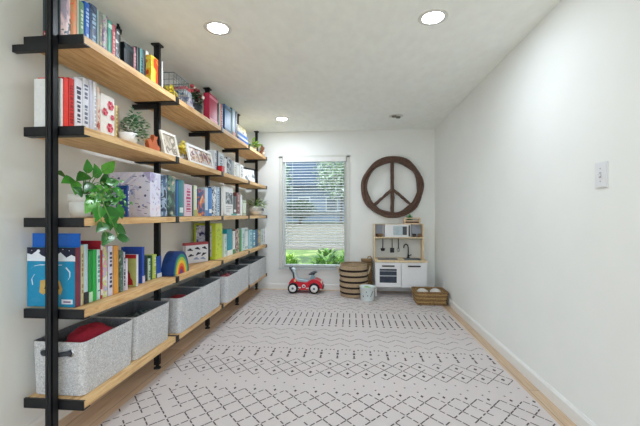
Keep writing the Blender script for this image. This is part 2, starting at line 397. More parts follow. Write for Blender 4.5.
# ------------------------------------------------------------------ books
XS = {1: -1.44, 2: -1.43, 3: -1.37, 4: -1.375}
def book(lv, x0, x1, yt, dep, spec, label, Xs=None, h=None, grp=None, cat='book', name='book'):
    """x0, x1: where the spine begins and ends along the row; yt: its top"""
    X = XS[lv] if Xs is None else Xs
    y0, y1 = Yx(x0, X)+.0008, Yx(x1, X)-.0008
    if lv in (1, 2, 3, 4) and y0 < YP[0]+.014: y0 = YP[0]+.014
    z0 = ZL[lv]+.0032
    if h is None: h = Zy(yt, X, (y0+y1)/2)-z0
    for p in YP[1:]:
        if y0 < p+PW+.004 and y1 > p-PW-.004 and X > PX and X-dep < PX+PW+.006: dep = X-(PX+PW+.006)
    dep = min(dep, X-(XL+.012))
    colr, pagec, acc, style = (list(spec)+[None]*4)[:4]
    t = thing(name, label, cat, (X-dep/2, (y0+y1)/2, z0), grp)
    cm = art(colr, 26 if style != 'big' else 11, .45, 'bk') if isinstance(colr, tuple) else mat(colr, .45, .05, 60, key='bk')
    th = y1-y0; w = min(.0025, th*.2); m = MB()
    m.box(X-dep, X-w, y0, y0+w, z0, z0+h); m.box(X-dep, X-w, y1-w, y1, z0, z0+h)
    nb = 4   # slightly rounded spine
    out = [(X-w, y0)]+[(X-w+(w+.0015*min(1, th/.02))*sin(pi*k/nb) if 0 < k < nb else X-w, y0+th*k/nb) for k in range(1, nb)]+[(X-w, y1)]
    m.prism(out+[(X-w-.001, y1), (X-w-.001, y0)], z0, z0+h, 'z')
    m.build('cover', cm, t)
    MB().box(X-dep+.003, X-w-.001, y0+w, y1-w, z0+.003, z0+h-.004).build('pages', PAGES if not pagec else mat(pagec, .8, .05), t)
    if acc and th > .006:
        a = MB(); xs = X+.0022; yc = (y0+y1)/2; hw = th*.22
        if style == 'band':
            a.box(xs-.004, xs, y0+.0005, y1-.0005, z0+h*.06, z0+h*.16).build('spine_band', mat(acc, .5, .05), t); a = MB()
            for (u, v) in ((.84, .93),): a.box(xs-.004, xs, y0+.0005, y1-.0005, z0+h*u, z0+h*v)
        elif style == 'label':
            a.box(xs-.003, xs, yc-th*.32, yc+th*.32, z0+h*.1, z0+h*.24)
        elif style == 'foot':
            a.box(xs-.003, xs, y0+.0005, y1-.0005, z0+.0002, z0+h*.2)
        else:
            z = z0+h*R.uniform(.12, .2)
            while z < z0+h*.86:
                l = R.uniform(.006, .02); q = hw*R.uniform(.7, 1.3); a.box(xs-.003, xs, yc-q, yc+q, z, z+l); z += l+R.uniform(.005, .012)
                if R.random() < .1: z += .03
        a.build('spine_lettering' if style not in ('band', 'label', 'foot') else {'band': 'spine_band', 'label': 'spine_label', 'foot': 'spine_label'}[style], mat(acc, .5, .05), t)
    return t, (X-dep, X, y0, y1, z0, h)
G1, G2, G3, G4 = 'books on the top shelf', 'books on the second shelf', 'books on the eye-level shelf', 'picture books on the fourth shelf'
B = lambda lv, x0, x1, yt, dep, spec, label, **k: book(lv, x0, x1, yt, dep, spec, label, grp={1: G1, 2: G2, 3: G3, 4: G4}[lv], **k)
# top shelf, first board
_, d = B(1, 57, 61, 0, .085, ('#2e4448', None), 'dark slate book with small red and white sticker, first on the top shelf', h=.27)
MB().box(d[0]+.006, d[0]+.032, d[2]-.0012, d[2], d[4]+.008, d[4]+.030).box(d[0]+.010, d[0]+.030, d[2]-.0018, d[2]-.0012, d[4]+.013, d[4]+.021, 1).build('sticker', [mat('#c23a3f'), WHITE], _)
B(1, 61, 71, 0, .10, (('#8d8393', '#b79aa6', '#d0b9b9', '#4a5561'), None, None, 'big'), 'thick mauve grey book beside the near black post on top shelf', h=.27)
B(1, 71, 77.3, 0, .10, (('#d8672f', '#c98a4f', '#e07d45'), None, None), 'orange book on the top shelf', h=.265)
B(1, 77.5, 79, 0, .10, ('#dfe8df', None), 'thin white book between the orange and green books on top shelf', h=.26)
B(1, 79.2, 84.3, 0, .10, ('#6f9a7d', None, '#c9dccb', 'l'), 'sage green book next to a royal blue one on top shelf', h=.26)
B(1, 84.5, 90, 3, .11, ('#1f5fb8', None, '#9fc4ee', 'l'), 'royal blue book on the top shelf, taller than the navy one after it')
B(1, 90.2, 97.4, 5.5, .11, (('#2d4566', '#3e5878', '#24364f'), None, '#8fb0c8', 'l'), 'wide navy book after the royal blue one on top shelf')
B(1, 97.6, 98.8, 10, .11, ('#bfe0e0', None), 'very thin pale aqua book after the navy one on top shelf')
B(1, 99, 102.5, 12, .11, ('#80837a', None, '#b8a88e', 'l'), 'grey brown book on the top shelf before a mauve patterned one')
B(1, 102.7, 107.8, 15, .11, (('#6c5c78', '#a58f9b', '#8aa08c', '#c8bbc0'), None), 'mauve and grey patterned book on the top shelf')
B(1, 108, 112, 21, .11, ('#3f9c87', None, '#bfe3d8', 'band'), 'teal book on the top shelf beside a rose red one')
B(1, 112.2, 115.8, 25, .11, ('#b8525c', None, '#e2b3b0', 'l'), 'rose red book on the top shelf below the black figure')
B(1, 116, 120.5, 30, .10, (('#23272b', '#3b4043', '#cfd3d2'), None), 'black and white book at the end of the first top shelf row')
B(1, 124.5, 133.8, 45, .07, ('#182226', '#151b1e', '#2b3a3f', 'band'), 'squat thick black book standing after the gap on top shelf')
B(1, 134, 136, 47.5, .08, ('#a8717d', None, '#d9b4b5', 'l'), 'dusky pink slim book beside the squat black one on top shelf')
B(1, 137, 140, 47.5, .08, ('#1f2629', None), 'slim black book between pink and teal ones on top shelf')
B(1, 140.2, 143.3, 49, .08, ('#5c8f8f', None, '#24474a', 'l'), 'grey teal slim book on the top shelf near the white one')
B(1, 143.5, 145.5, 50.5, .08, ('#2c2f36', None), 'slim charcoal book just before the white one on top shelf')
B(1, 146, 149.3, 51.5, .08, ('#dfe0d6', None, '#303438', 'foot'), 'white slim book with dark foot on top shelf before the flame coloured book')
B(1, 149.5, 151, 54, .08, ('#3a2a2a', None), 'very thin dark brown book touching the flame coloured book on top shelf')
B(1, 151.2, 158.6, 57.5, .04, (('#c9481f', '#f2b32a', '#f6dc58', '#e0862a'), None, None, 'big'), 'orange and yellow flame coloured book below the second post top', Xs=-1.395)
B(1, 159.5, 161.8, 60, .08, ('#33302f', None), 'slim dark book just past the flame coloured book on top shelf', Xs=-1.40)
B(1, 162, 163.3, 61.5, .08, ('#d9d9d2', None), 'slim white book between flame coloured book and wire basket', Xs=-1.40)
# black figure standing on the books
yf = Yx(117.5, -1.50); zf = ZL[1]+.0032
t = thing('figurine', 'small black cactus-shaped figurine rising above the books on top shelf', 'figurine', (-1.58, yf, zf))
xf = -1.58; yf = Yx(118.3, xf); zq = Zy(18, xf, yf)
MB().tube([(xf, yf, zf+.01), (xf, yf, zq-.06), (xf, yf, zq)], .010, 8, rf=lambda i: (.016, .012, .008)[i]).tube([(xf, yf, zq-.075), (xf+.02, yf-.03, zq-.07), (xf+.02, yf-.035, zq-.035)], .008, 7).tube([(xf, yf, zq-.095), (xf-.01, yf+.035, zq-.09), (xf-.01, yf+.04, zq-.055)], .008, 7).build('body', mat('#1f2422', .6, .2), t)
MB().lathe([(.03, 0), (.03, .01), (.012, .014)], (xf, yf, zf), 14).build('base', BLK, t)
# wire basket with yellow toys
ya, yb2 = 2.53, Yx(187, -1.36); z0 = ZL[1]+.003; xa, xb = -1.58, -1.345
t = thing('wire_basket', 'grey wire basket of yellow things at the front of second top board', 'basket', ((xa+xb)/2, (ya+yb2)/2, z0))
hh = Zy(73.5, -1.5, ya)-z0; m = MB(); fl = .015
def rect(z, f): return [(xa-f+.015, ya-f+.015, z), (xb+f-.015, ya-f+.015, z), (xb+f-.015, yb2+f-.015, z), (xa-f+.015, yb2+f-.015, z)]
for k in range(5):
    z = z0+.004+hh*k/4; q = rect(z, fl*k/4); m.tube(q, .0035 if k == 4 else .002, 5, closed=True, smooth=False)
q0, q1 = rect(z0+.004, 0), rect(z0+.004+hh, fl)
for k in range(4):
    A, Bq, Cq, D = Vector(q0[k]), Vector(q0[(k+1) % 4]), Vector(q1[k]), Vector(q1[(k+1) % 4])
    for j in range(7): m.tube([A.lerp(Bq, j/6), Cq.lerp(D, j/6)], .0018, 4)
for j in range(1, 8): m.tube([Vector(q0[0]).lerp(Vector(q0[1]), j/8), Vector(q0[3]).lerp(Vector(q0[2]), j/8)], .0018, 4)
m.build('wire_frame', mat('#6b7378', .4, .1, metal=.6), t)
for k in range(12):
    yy = ya+.07+R.random()*(yb2-ya-.14); xx = -1.42-R.random()*.09; zz = z0+.024+(k % 4)*.026
    m = MB(); ang = R.random()*3; pts = [(xx+.045*cos(ang)*u, yy+.045*sin(ang)*u, zz+.03*(1-u*u)) for u in (-1, -.5, 0, .5, 1)]
    m.tube(pts, .016, 8, rf=lambda i: (.006, .014, .017, .014, .006)[i])
    tag(m.build('toy_banana', mat('#e3cf3d', .5, .1)), 'yellow curved toy piled with its like in the grey wire basket', 'toy', 'yellow toys in the wire basket')
def flat_box(name, label, cat, x0, x1, y0, y1, z0, h, spec, grp=None, lid=None, rz=0):
    cx, cy = (x0+x1)/2, (y0+y1)/2
    t = thing(name, label, cat, (cx, cy, z0), grp, rz, world=False); w, l = (x1-x0)/2, (y1-y0)/2
    cm = art(spec, 20, .4, 'gb') if isinstance(spec, tuple) else mat(spec, .45, .05, 40, key='bk')
    MB().box(-w+.002, w-.002, -l+.002, l-.002, 0, h*.75, b=.002).build('tray', mat('#cfcac0', .6) if lid is None else mat(lid, .5), t)
    MB().box(-w, w, -l, l, h*.28, h, b=.002).build('lid', cm, t)
    return t
y0_, y1_ = Yx(188, -1.37), Yx(194.6, -1.37); z = ZL[1]+.003
for k, (h_, sp_, lab) in enumerate([(.06, ('#6b6f9a', '#d8d8e4', '#b59ac0'), 'lilac and white game box at the bottom of the pile past the wire basket'),
      (.055, ('#dfe0e4', '#9a8fb4', '#5b6c86'), 'pale striped game box in the middle of the pile past the wire basket'),
      (.05, ('#3d5a78', '#c8d0d8', '#9db3c4'), 'blue grey game box third up in the pile past the wire basket'),
      (.035, ('#a8303c', '#d7525a', '#5e1c24'), 'red game box on top of the pile past the wire basket')]):
    flat_box('game_box', lab, 'game box', -1.60, -1.37-.006*k, y0_, y1_-.01*k, z, h_, sp_, 'game boxes on the top shelf'); z += h_+.0006
# floral toy cluster
def foliage(c, r, h, n, L, W, cols, name='foliage', parent=None, up=.6, fold=.25):
    m = MB()
    for i in range(n):
        a = R.random()*2*pi; q = sqrt(R.random()); zz = R.random()
        p = Vector((c[0]+r*q*cos(a)*.8, c[1]+r*q*sin(a)*.8, c[2]+h*zz*(1-.45*q)))
        m.leaf(p, (cos(a)*(.3+q), sin(a)*(.3+q), up*(R.random()*1.6-.3)), (0, 0, 1), L*R.uniform(.7, 1.2), W*R.uniform(.7, 1.2), R.randrange(len(cols)), fold)
    return m.build(name, [mat(cc, .55, .1, 30) for cc in cols], parent)
def pot(c, r0, r1, h, m, parent, name='pot', soil=True):
    o = MB().lathe([(r0*.6, 0), (r0, .002), (r1, h), (r1*.9, h), (r1*.86, h*.86)], c, 24).build(name, m, parent)
    if soil: MB().lathe([(1e-4, h*.89), (r1*.87, h*.89)], c, 20).build('soil', mat('#4a3a2e', .95, .3, 80), parent)
    return o
xc = -1.40; yc = 2.985; z0 = ZL[1]+.0032
t = thing('flower_arrangement', 'green arrangement with red and white blooms in black pot on top shelf', 'flower arrangement', (xc, yc, z0))
pot((xc, yc, z0), .06, .075, .09, mat('#22262a', .5), t)
foliage((xc, yc, z0+.09), .075, .16, 170, .036, .022, ['#2f4a35', '#4c6b4c', '#6d8a6b', '#23302a'], 'foliage', t)
for k in range(14):
    a = R.random()*2*pi; q = .075*sqrt(R.random()); MB().ball((xc+q*cos(a), yc+q*sin(a), z0+.14+R.random()*.12), .017, 8).build('bloom', mat(['#a63b40', '#d9d2c8', '#7c2a33'][k % 3]), t)
B(1, 209.6, 217.5, 96, .06, ('#b62c4a', None, '#e58aa0', 'band'), 'crimson thick book on the top shelf beyond the flowers', Xs=-1.34)
B(1, 217.8, 219.3, 103, .13, ('#1f1d20', None), 'thin black book beside the crimson thick book on top shelf', Xs=-1.34)
B(1, 219.5, 220.8, 104, .13, ('#e4e0d8', None), 'thin white book after the crimson thick book on top shelf', Xs=-1.34)
B(1, 221, 222.8, 104.5, .12, ('#c75a62', None, '#f0c8c8', 'l'), 'salmon red slim book closing the second top board', Xs=-1.34)
B(1, 225, 231.2, 106.5, .15, ('#3f78a8', None, '#1f4a66', 'band'), 'steel blue thick book with dark bands on third top board', Xs=-1.34)
B(1, 231.4, 232.6, 108, .15, ('#3f6b4b', None), 'thin dark green book on the third top board', Xs=-1.34)
B(1, 232.8, 235.4, 110, .15, ('#9fb9cf', None, '#c98a7a', 'foot'), 'pale blue book with peach foot on third top board', Xs=-1.34)
B(1, 235.6, 237.6, 112, .15, ('#3a3638', None), 'dark grey slim book before the blue box pile on top shelf', Xs=-1.34)
y0_, y1_ = Yx(238.2, -1.34), Yx(248.6, -1.34); z = ZL[1]+.003
for k, (h_, sp_, lab) in enumerate([(.05, '#2a5fae', 'deep blue box at the bottom of the far top shelf pile'), (.02, '#d7dde4', 'flat pale box between two blue boxes on top shelf'),
      (.045, '#3973bd', 'mid blue box in the middle of the far top shelf pile'), (.05, ('#cfc6a8', '#e4dec8', '#7d7660'), 'cream printed box near the top of the far pile on top shelf'), (.035, ('#d3cf9a', '#b9a96c'), 'straw coloured small box crowning the far top shelf pile')]):
    flat_box('game_box', lab, 'game box', -1.432, -1.34-.004*k, y0_, y1_-.015*k, z, h_, sp_, 'game boxes on the top shelf'); z += h_+.0006
xc = -1.40; yc = Yx(252.3, xc)+.02
t = thing('potted_plant', 'pale green trailing plant in a cream pot near the end of top shelf', 'plant', (xc, yc, ZL[1]+.003))
pot((xc, yc, ZL[1]+.003), .05, .06, .075, mat('#d8cfb8', .5), t); foliage((xc, yc, ZL[1]+.08), .10, .10, 60, .08, .04, ['#8fb35c', '#b3cf7e', '#6f9a4b'], 'foliage', t)
xc = -1.36; yc = Yx(262, xc)
t = thing('figurine', 'brown and white standing animal figurine, last on the top shelf', 'figurine', (xc, yc, ZL[1]+.003)); z0 = ZL[1]+.003
MB().ball((xc, yc, z0+.05), .045, 12, 0, sz=1.15).ball((xc+.008, yc-.008, z0+.125), .033, 12).build('body', mat('#8a5540', .7, .2), t)
MB().ball((xc+.03, yc-.02, z0+.045), .026, 10, sz=1.2).build('belly', mat('#e0d3c2', .7), t)
MB().ball((xc, yc-.022, z0+.16), .012, 8).build('ear', mat('#6f4030', .7), t); MB().ball((xc, yc+.022, z0+.16), .012, 8).build('ear', mat('#6f4030', .7), t)
# second shelf
B(2, 60.5, 63.4, 78.5, .142, ('#e6e8e9', None), 'wide white book first on the second shelf, half behind the post')
B(2, 63.6, 68.8, 78, .14, ('#e2392c', None), 'plain bright red book on the second shelf')
B(2, 69, 74.5, 78.5, .14, ('#cf2f28', None, '#8d1d1c', 'l'), 'red book with dark lettering on the second shelf')
B(2, 74.8, 82.5, 78.8, .14, ('#e4e4ee', None, '#3b3f52', 'l'), 'thick white book with dark lettering beside the red books')
B(2, 82.7, 89.3, 78.8, .14, ('#dcdfe8', None, '#6a7086', 'l'), 'white book with grey blue lettering, second beyond the red books')
B(2, 89.5, 93.3, 80.5, .14, ('#c9cbdc', None), 'pale lavender book on the second shelf')
B(2, 93.5, 97, 82, .14, ('#e6e7ea', None, '#b9bdc9', 'l'), 'plain white slim book between lavender and red dotted ones')
B(2, 97.2, 100.3, 87.5, .13, (('#b65a4c', '#e0c4b4', '#d9d2c8'), None), 'slim white book dotted with red brown on the second shelf')
_, d = B(2, 100.6, 115, 96, .12, ('#e6e2dc', None), 'very thick white book with red flower on second shelf')
xs = d[1]+.002
for (u, v, rr) in ((.28, .62, .024), (.66, .80, .030), (.62, .30, .030), (.8, .55, .018)):
    yy = d[2]+(d[3]-d[2])*u; zz = d[4]+d[5]*v; m = MB()
    for k in range(6):
        a = k*pi/3; m.lathe([(1e-4, 0), (rr*.42, 0)], (0, 0, 0), 10, k % 2, Matrix.Translation((xs+.0004*k, yy+rr*.55*cos(a), zz+rr*.55*sin(a))) @ Matrix.Rotation(pi/2, 4, 'Y'), False)
    m.build('printed_flower', [mat('#b3243c', .5), mat('#d7697a', .5)], _)
B(2, 115.6, 118, 105.5, .12, ('#d9c48e', None, '#a98c4e', 'l'), 'straw yellow slim book beside the leafy plant on second shelf')
B(2, 118.2, 120.6, 107.5, .12, ('#8d7f6d', None), 'grey brown slim book touching the leafy plant on second shelf')
xc = -1.40; yc = Yx(128, xc); z0 = ZL[2]+.003
t = thing('potted_plant', 'bushy grey green plant in a white pot on second shelf', 'plant', (xc, yc, z0))
pot((xc, yc, z0), .045, .058, .075, PORC, t)
foliage((xc+.01, yc+.055, z0+.055), .085, .19, 330, .032, .02, ['#6f9d78', '#9cc0a0', '#4d7a58', '#c2d8c2'], 'foliage', t, up=.5)
# fox figurine
xc = -1.37; yc = Yx(153.5, xc); z0 = ZL[2]+.003
t = thing('fox_figurine', 'orange wooden animal figurine beside the plant on second shelf', 'figurine', (xc, yc, z0)); OR = mat('#b9623a', .6, .12)
MB().prism([(-.07, 0), (.055, 0), (.06, .04), (.03, .055), (.02, .075), (.03, .115), (.008, .098), (-.012, .118), (-.018, .08), (-.035, .06), (-.06, .085), (-.085, .06), (-.075, .03)], -.014, .014, 'x', M=Matrix.Translation((xc, yc, z0))).build('body', OR, t)
MB().ball((xc+.014, yc+.018, z0+.085), .004, 6).build('eye', BLK, t)
def frame(name, label, A, Bp, h, lean, fwid, fm, pics, thick=.014):
    """a picture frame whose foot runs A -> Bp on the shelf and whose top leans back by lean"""
    A, Bp = Vector(A), Vector(Bp); w = (Bp-A).length
    t = thing(name, label, 'picture frame', A.lerp(Bp, .5), None, atan2((Bp-A).y, (Bp-A).x), world=False)
    M_ = Matrix.Rotation(-lean, 4, 'X'); w2 = w/2; m = MB()
    for (a, b, u, v) in ((-w2, -w2+fwid, 0, h), (w2-fwid, w2, 0, h), (-w2+fwid, w2-fwid, 0, fwid), (-w2+fwid, w2-fwid, h-fwid, h)): m.box(a, b, 0, thick, u, v, M=M_)
    m.build('frame', fm, t); MB().box(-w2+fwid, w2-fwid, thick*.5, thick*.9, fwid, h-fwid, M=M_).build('picture', pics, t)
    MB().box(-.02, .02, 0, .004, 0, h*.55, M=Matrix.Translation((0, sin(lean)*h*.55+.012, h*.5)) @ Matrix.Rotation(radians(16), 4, 'X') @ Matrix.Translation((0, 0, -h*.5))).build('stand', BLK, t)
    return t, w2, M_
z0 = ZL[2]+.003
frame('framed_photo', 'pale frame with beige photograph leaning beside the second black post', (-1.345, Yx(165.5, -1.345), z0), (-1.33, Yx(180.5, -1.33), z0), Zy(133, -1.36, 2.55)-z0, radians(13), .02, mat('#e3dfd4', .5), art(('#a79c8b', '#c8bba8', '#8e8273', '#d8cebf'), 9, .3, 'ph1'))
frame('framed_photo', 'white landscape frame with a colour photograph of a group of people', (-1.335, Yx(190.5, -1.335), z0), (-1.325, Yx(214.5, -1.325), z0), Zy(147, -1.36, 3.0)-z0, radians(12), .024, WHITE, art(('#2b2a2c', '#5a3f38', '#c08a5a', '#b9bccb', '#e0c7a8', '#7a2e34'), 13, .3, 'ph2'))
xc = -1.47; yc = Yx(184.2, xc)
t = thing('potted_plant', 'yellow flower in a white pot between the two leaning photographs', 'plant', (xc, yc, z0))
pot((xc, yc, z0), .042, .052, .07, PORC, t); m = MB()
for k in range(26):
    a = R.random()*2*pi; q = .055*sqrt(R.random()); m.ball((xc+q*cos(a), yc+q*sin(a), z0+.09+R.random()*.11), .022, 8, k % 2, sz=.7)
m.build('flowers', [mat('#e3cf45', .6), mat('#efe27a', .6)], t); MB().tube([(xc, yc, z0+.06), (xc+.01, yc, z0+.14)], .005, 6).build('stem', mat('#6d8a3c'), t)
x2 = -1.36
B(2, 214.3, 216.8, 150.5, .14, ('#d9dee4', None, '#9aa5b4', 'l'), 'white slim book just past the group photograph', Xs=x2)
B(2, 217, 218.4, 151, .08, ('#3d4654', None), 'dark slate slim book behind the red mug on second shelf', Xs=x2)
B(2, 218.6, 223.8, 153, .14, ('#cfd6dc', None, '#8693a3', 'l'), 'pale grey blue wide book behind the red mug on second shelf', Xs=x2)
B(2, 224.4, 227, 158.5, .14, ('#e3e4e4', None), 'white book between the red mug and black patterned one', Xs=x2)
B(2, 227.2, 231.2, 158, .14, (('#2d3136', '#6d757e', '#c5cad0', '#3f454c'), None), 'black and grey patterned book on the second shelf', Xs=x2)
B(2, 231.4, 233.2, 160, .14, ('#9aa3ab', None), 'slim grey book after the black patterned one on second shelf', Xs=x2)
B(2, 234, 236.6, 162, .14, ('#e6e6e2', None, '#b4b8ba', 'l'), 'white slim book, nearest of three whites past the grey book', Xs=x2)
B(2, 236.9, 239.6, 163, .14, ('#dfe1df', None, '#c2c7c9', 'band'), 'white book with grey bands, middle of three whites on second shelf', Xs=x2)
B(2, 240, 243.6, 165, .14, ('#e9e9e6', None, '#a9adb2', 'l'), 'thicker white book, farthest of three whites on second shelf', Xs=x2)
xm = -1.325; ym = Yx(221.3, xm); t = thing('mug', 'small red square mug at the shelf edge in front of books', 'mug', (xm, ym, z0))
mh = Zy(165.5, xm, ym)-z0-.008; m = MB(); m.box(xm-.026, xm+.022, ym-.04, ym+.04, z0, z0+mh*.88, b=.006); m.build('body', mat('#c21f2b', .35, .05), t)
MB().box(xm-.028, xm+.024, ym-.042, ym+.042, z0+mh*.88, z0+mh, b=.006).build('rim', mat('#a51822', .35), t)
frame('framed_drawing', 'white drawing in a black frame near the far end of second shelf', (-1.50, 4.44, z0), (-1.335, 4.80, z0), Zy(167, -1.40, 4.6)-z0, radians(7), .018, BLK, art(('#8d949a', '#dfe2e2', '#eceded', '#c3c8ca'), 16, .5, 'ph3'))
# eye-level shelf
z0 = ZL[3]+.0028
xc = -1.455; yc = 1.765
t = thing('pothos_plant', 'trailing pothos with big glossy leaves in a white pot near the front post', 'plant', (xc, yc, z0)); ph = .125
MB().lathe([(.045, 0), (.058, .004), (.064, .04), (.064, ph*.68), (.06, ph*.7)], (xc, yc, z0), 28).build('pot', PORC, t)
MB().lathe([(.066, ph*.68), (.070, ph*.7), (.070, ph*.95), (.066, ph), (.058, ph), (.056, ph*.85)], (xc, yc, z0), 28).build('pot_rim', PORC, t)
MB().lathe([(1e-4, ph*.87), (.057, ph*.87)], (xc, yc, z0), 20).build('soil', mat('#4a3a2e', .95, .3, 80), t)
lv_ = MB(); st = MB(); crown = Vector((xc, yc, z0+ph*.9))
def at(x, y, X): Y = Yx(x, X); return Vector((X, Y, Zy(y, X, Y)))
for (px, py, X, L, ang) in ((70, 180, -1.42, .10, 190), (84, 176, -1.41, .11, 200), (97, 173, -1.42, .09, 120), (108, 168, -1.40, .11, 60), (90, 186, -1.39, .10, 210), (100, 190, -1.37, .09, 320), (112, 182, -1.38, .10, 20), (119, 192, -1.36, .10, 340),
      (102, 197, -1.345, .12, 200), (92, 204, -1.34, .12, 215), (112, 201, -1.35, .10, 20), (80, 192, -1.39, .09, 150), (62, 174, -1.46, .07, 170), (99, 212, -1.30, .10, 230), (111, 215, -1.285, .14, 250), (120, 211, -1.29, .08, 280), (103, 226, -1.27, .10, 200),
      (120, 229, -1.275, .10, 330), (123, 238, -1.275, .10, 350), (108, 237, -1.275, .11, 210), (113, 221, -1.275, .08, 300), (105, 181, -1.42, .09, 100), (95, 196, -1.36, .08, 170), (76, 186, -1.42, .08, 250), (88, 168, -1.43, .08, 110)):
    p = at(px, py, X); a = radians(ang)
    d_ = Vector((.25, cos(a)*.9, sin(a)*.8)); fc = Vector((.75, -.6, .45))
    lv_.leaf(p-d_.normalized()*L*.4, d_, fc, L, L*.62, R.randrange(3), .2, .18)
    if py < 208: mid = crown.lerp(p, .5)+Vector((0, 0, .03)); st.tube([crown, mid, p], .0025, 5)
for k in range(110):
    p = at(R.gauss(108, 8), R.gauss(198, 8), R.uniform(-1.40, -1.33))
    lv_.leaf(p, (R.random(), R.gauss(0, 1), R.gauss(-.1, .7)), (.8, -.5, .4), .03, .017, R.randrange(4))
sp1 = [crown, at(100, 196, -1.36), at(106, 210, -1.275), at(112, 222, -1.268), at(118, 236, -1.268)]
sp2 = [crown, at(96, 197, -1.37), at(99, 214, -1.275), at(104, 228, -1.268), at(108, 240, -1.268)]
st.tube(sp1, .003, 6); st.tube(sp2, .003, 6)
lv_.build('leaves', [mat('#37862c', .3, .2, 25), mat('#24651f', .3, .2, 25), mat('#58a03a', .3, .2, 25), mat('#6f8f42', .5, .25, 25)], t)
st.build('vines', mat('#5f8a3c', .6, .1), t)
# gift box, white and lavender
yA, yB2 = Yx(150.3, -1.335), Yx(160.8, -1.335); yB2 = min(yB2, YP[1]-.03); xa, xb = -1.625, -1.335
hh = Zy(172, -1.4, yA)-z0
t = thing('storage_box', 'large pale lavender illustrated box standing behind the trailing pothos', 'box', ((xa+xb)/2, (yA+yB2)/2, z0))
MB().box(xa, xb, yA, yB2, z0, z0+hh, b=.002).build('box_body', art(('#d3d3e8', '#dfdef0', '#e3e1ee', '#c3c6e4', '#b0a6cc'), 7, .4, 'gift'), t)
m = MB()
for k in range(46):
    u, v = R.random(), R.random(); xx = xa+.02+(xb-xa-.04)*u; zz = z0+.02+(hh-.04)*v
    if R.random() < .3: m.poly([(xx+.012*cos(a)*R.uniform(.6, 1), yA-.0008, zz+.012*sin(a)*R.uniform(.5, 1)) for a in [i*pi/3 for i in range(6)]], R.randrange(2))
    else:
        a = R.uniform(-.5, .6); l = R.uniform(.01, .035); m.poly([(xx, yA-.0008, zz), (xx+l*cos(a), yA-.0008, zz+l*sin(a)), (xx+l*cos(a), yA-.0008, zz+l*sin(a)+.004), (xx, yA-.0008, zz+.004)], 1+R.randrange(2))
for k in range(22):
    yy = yA+.02+R.random()*(yB2-yA-.04); zz = z0+.03+R.random()*(hh-.06); l = R.uniform(.008, .02)
    m.poly([(xb+.0008, yy, zz), (xb+.0008, yy+.006, zz), (xb+.0008, yy+.006, zz+l), (xb+.0008, yy, zz+l)], R.choice((1, 2, 3)))
m.build('illustrations', [mat('#8f9fd6', .5), mat('#5a5f86', .5), mat('#a58fc0', .5), mat('#d8a5b8', .5)], t)
yk = Yx(127.6, -1.40)
_, d = book(3, 127.4, 129.3, 185.5, .075, ('#24509a', None, '#cfd9ee', 'l'), 'small blue book standing between the pothos and lavender box', Xs=-1.375, grp=G3)
m = MB()
for k in range(14):
    u, v = R.random(), R.random(); xx = d[0]+.008+u*(d[1]-d[0]-.025); zz = d[4]+.01+v*(d[5]-.03); m.box(xx, xx+R.uniform(.006, .014), d[2]-.0009, d[2], zz, zz+R.uniform(.006, .02), k % 3)
m.build('cover_artwork', [mat('#c7d5ee'), mat('#163066'), mat('#d68aa0')], _)
x3 = -1.36
B(3, 161.6, 167.6, 175, .09, (('#2e4159', '#4d6787', '#9db0c6', '#23303f'), None, None, 'big'), 'dark blue mottled book next to the lavender box', Xs=x3)
B(3, 167.8, 175.8, 176, .09, (('#1f2b2c', '#335048', '#6c8b7d', '#c9b49b'), None, None, 'big'), 'black and green mottled thick book on eye-level shelf', Xs=x3)
B(3, 176.1, 178.4, 180.5, .15, ('#2b5f9d', None), 'slim blue book before the teal one on eye-level shelf', Xs=x3)
B(3, 178.6, 184, 180, .15, ('#3f7f88', None, '#cfe2e2', 'label'), 'teal book with white label on eye-level shelf', Xs=x3)
B(3, 184.4, 192.3, 184.5, .15, ('#d9c3d3', None, '#b33a63', 'l'), 'pale pink book with dark pink lettering on eye-level shelf', Xs=x3)
B(3, 192.5, 193.7, 185.5, .15, ('#35564a', None), 'thin dark green book beside the pale pink one on eye-level shelf', Xs=x3)
B(3, 194, 197.2, 185.5, .15, ('#d8dcc2', None, '#a9b06d', 'foot'), 'cream green book on eye-level shelf before the navy one', Xs=x3)
B(3, 197.6, 205, 189.5, .15, (('#1d2c52', '#27407c', '#c05a35', '#e0a860'), None, None, 'big'), 'navy book with orange artwork on eye-level shelf', Xs=x3)
B(3, 205.2, 208.2, 187.5, .08, ('#c9d9ea', None, '#5b86bd', 'foot'), 'pale blue slim book with blue foot beside the navy one', Xs=x3)
B(3, 208.4, 212.3, 188, .08, ('#3f7cc0', None, '#e9eef4', 'label'), 'bright blue book with white label on eye-level shelf', Xs=x3)
B(3, 212.5, 216.6, 186.5, .15, (('#22304a', '#e3e8ee', '#3c5072'), None), 'dark navy and white spotted book on eye-level shelf', Xs=x3)
B(3, 216.8, 219.8, 187, .15, ('#c3d6e8', None, '#6d8db4', 'l'), 'pale blue book with blue lettering on eye-level shelf', Xs=x3)
B(3, 220, 221.2, 187.5, .15, ('#2b2e36', None), 'thin black book near the third post on eye-level shelf', Xs=x3)
B(3, 221.4, 223.4, 186.5, .15, ('#e4e6e6', None), 'thin white book beside the photo print on eye-level shelf', Xs=x3)
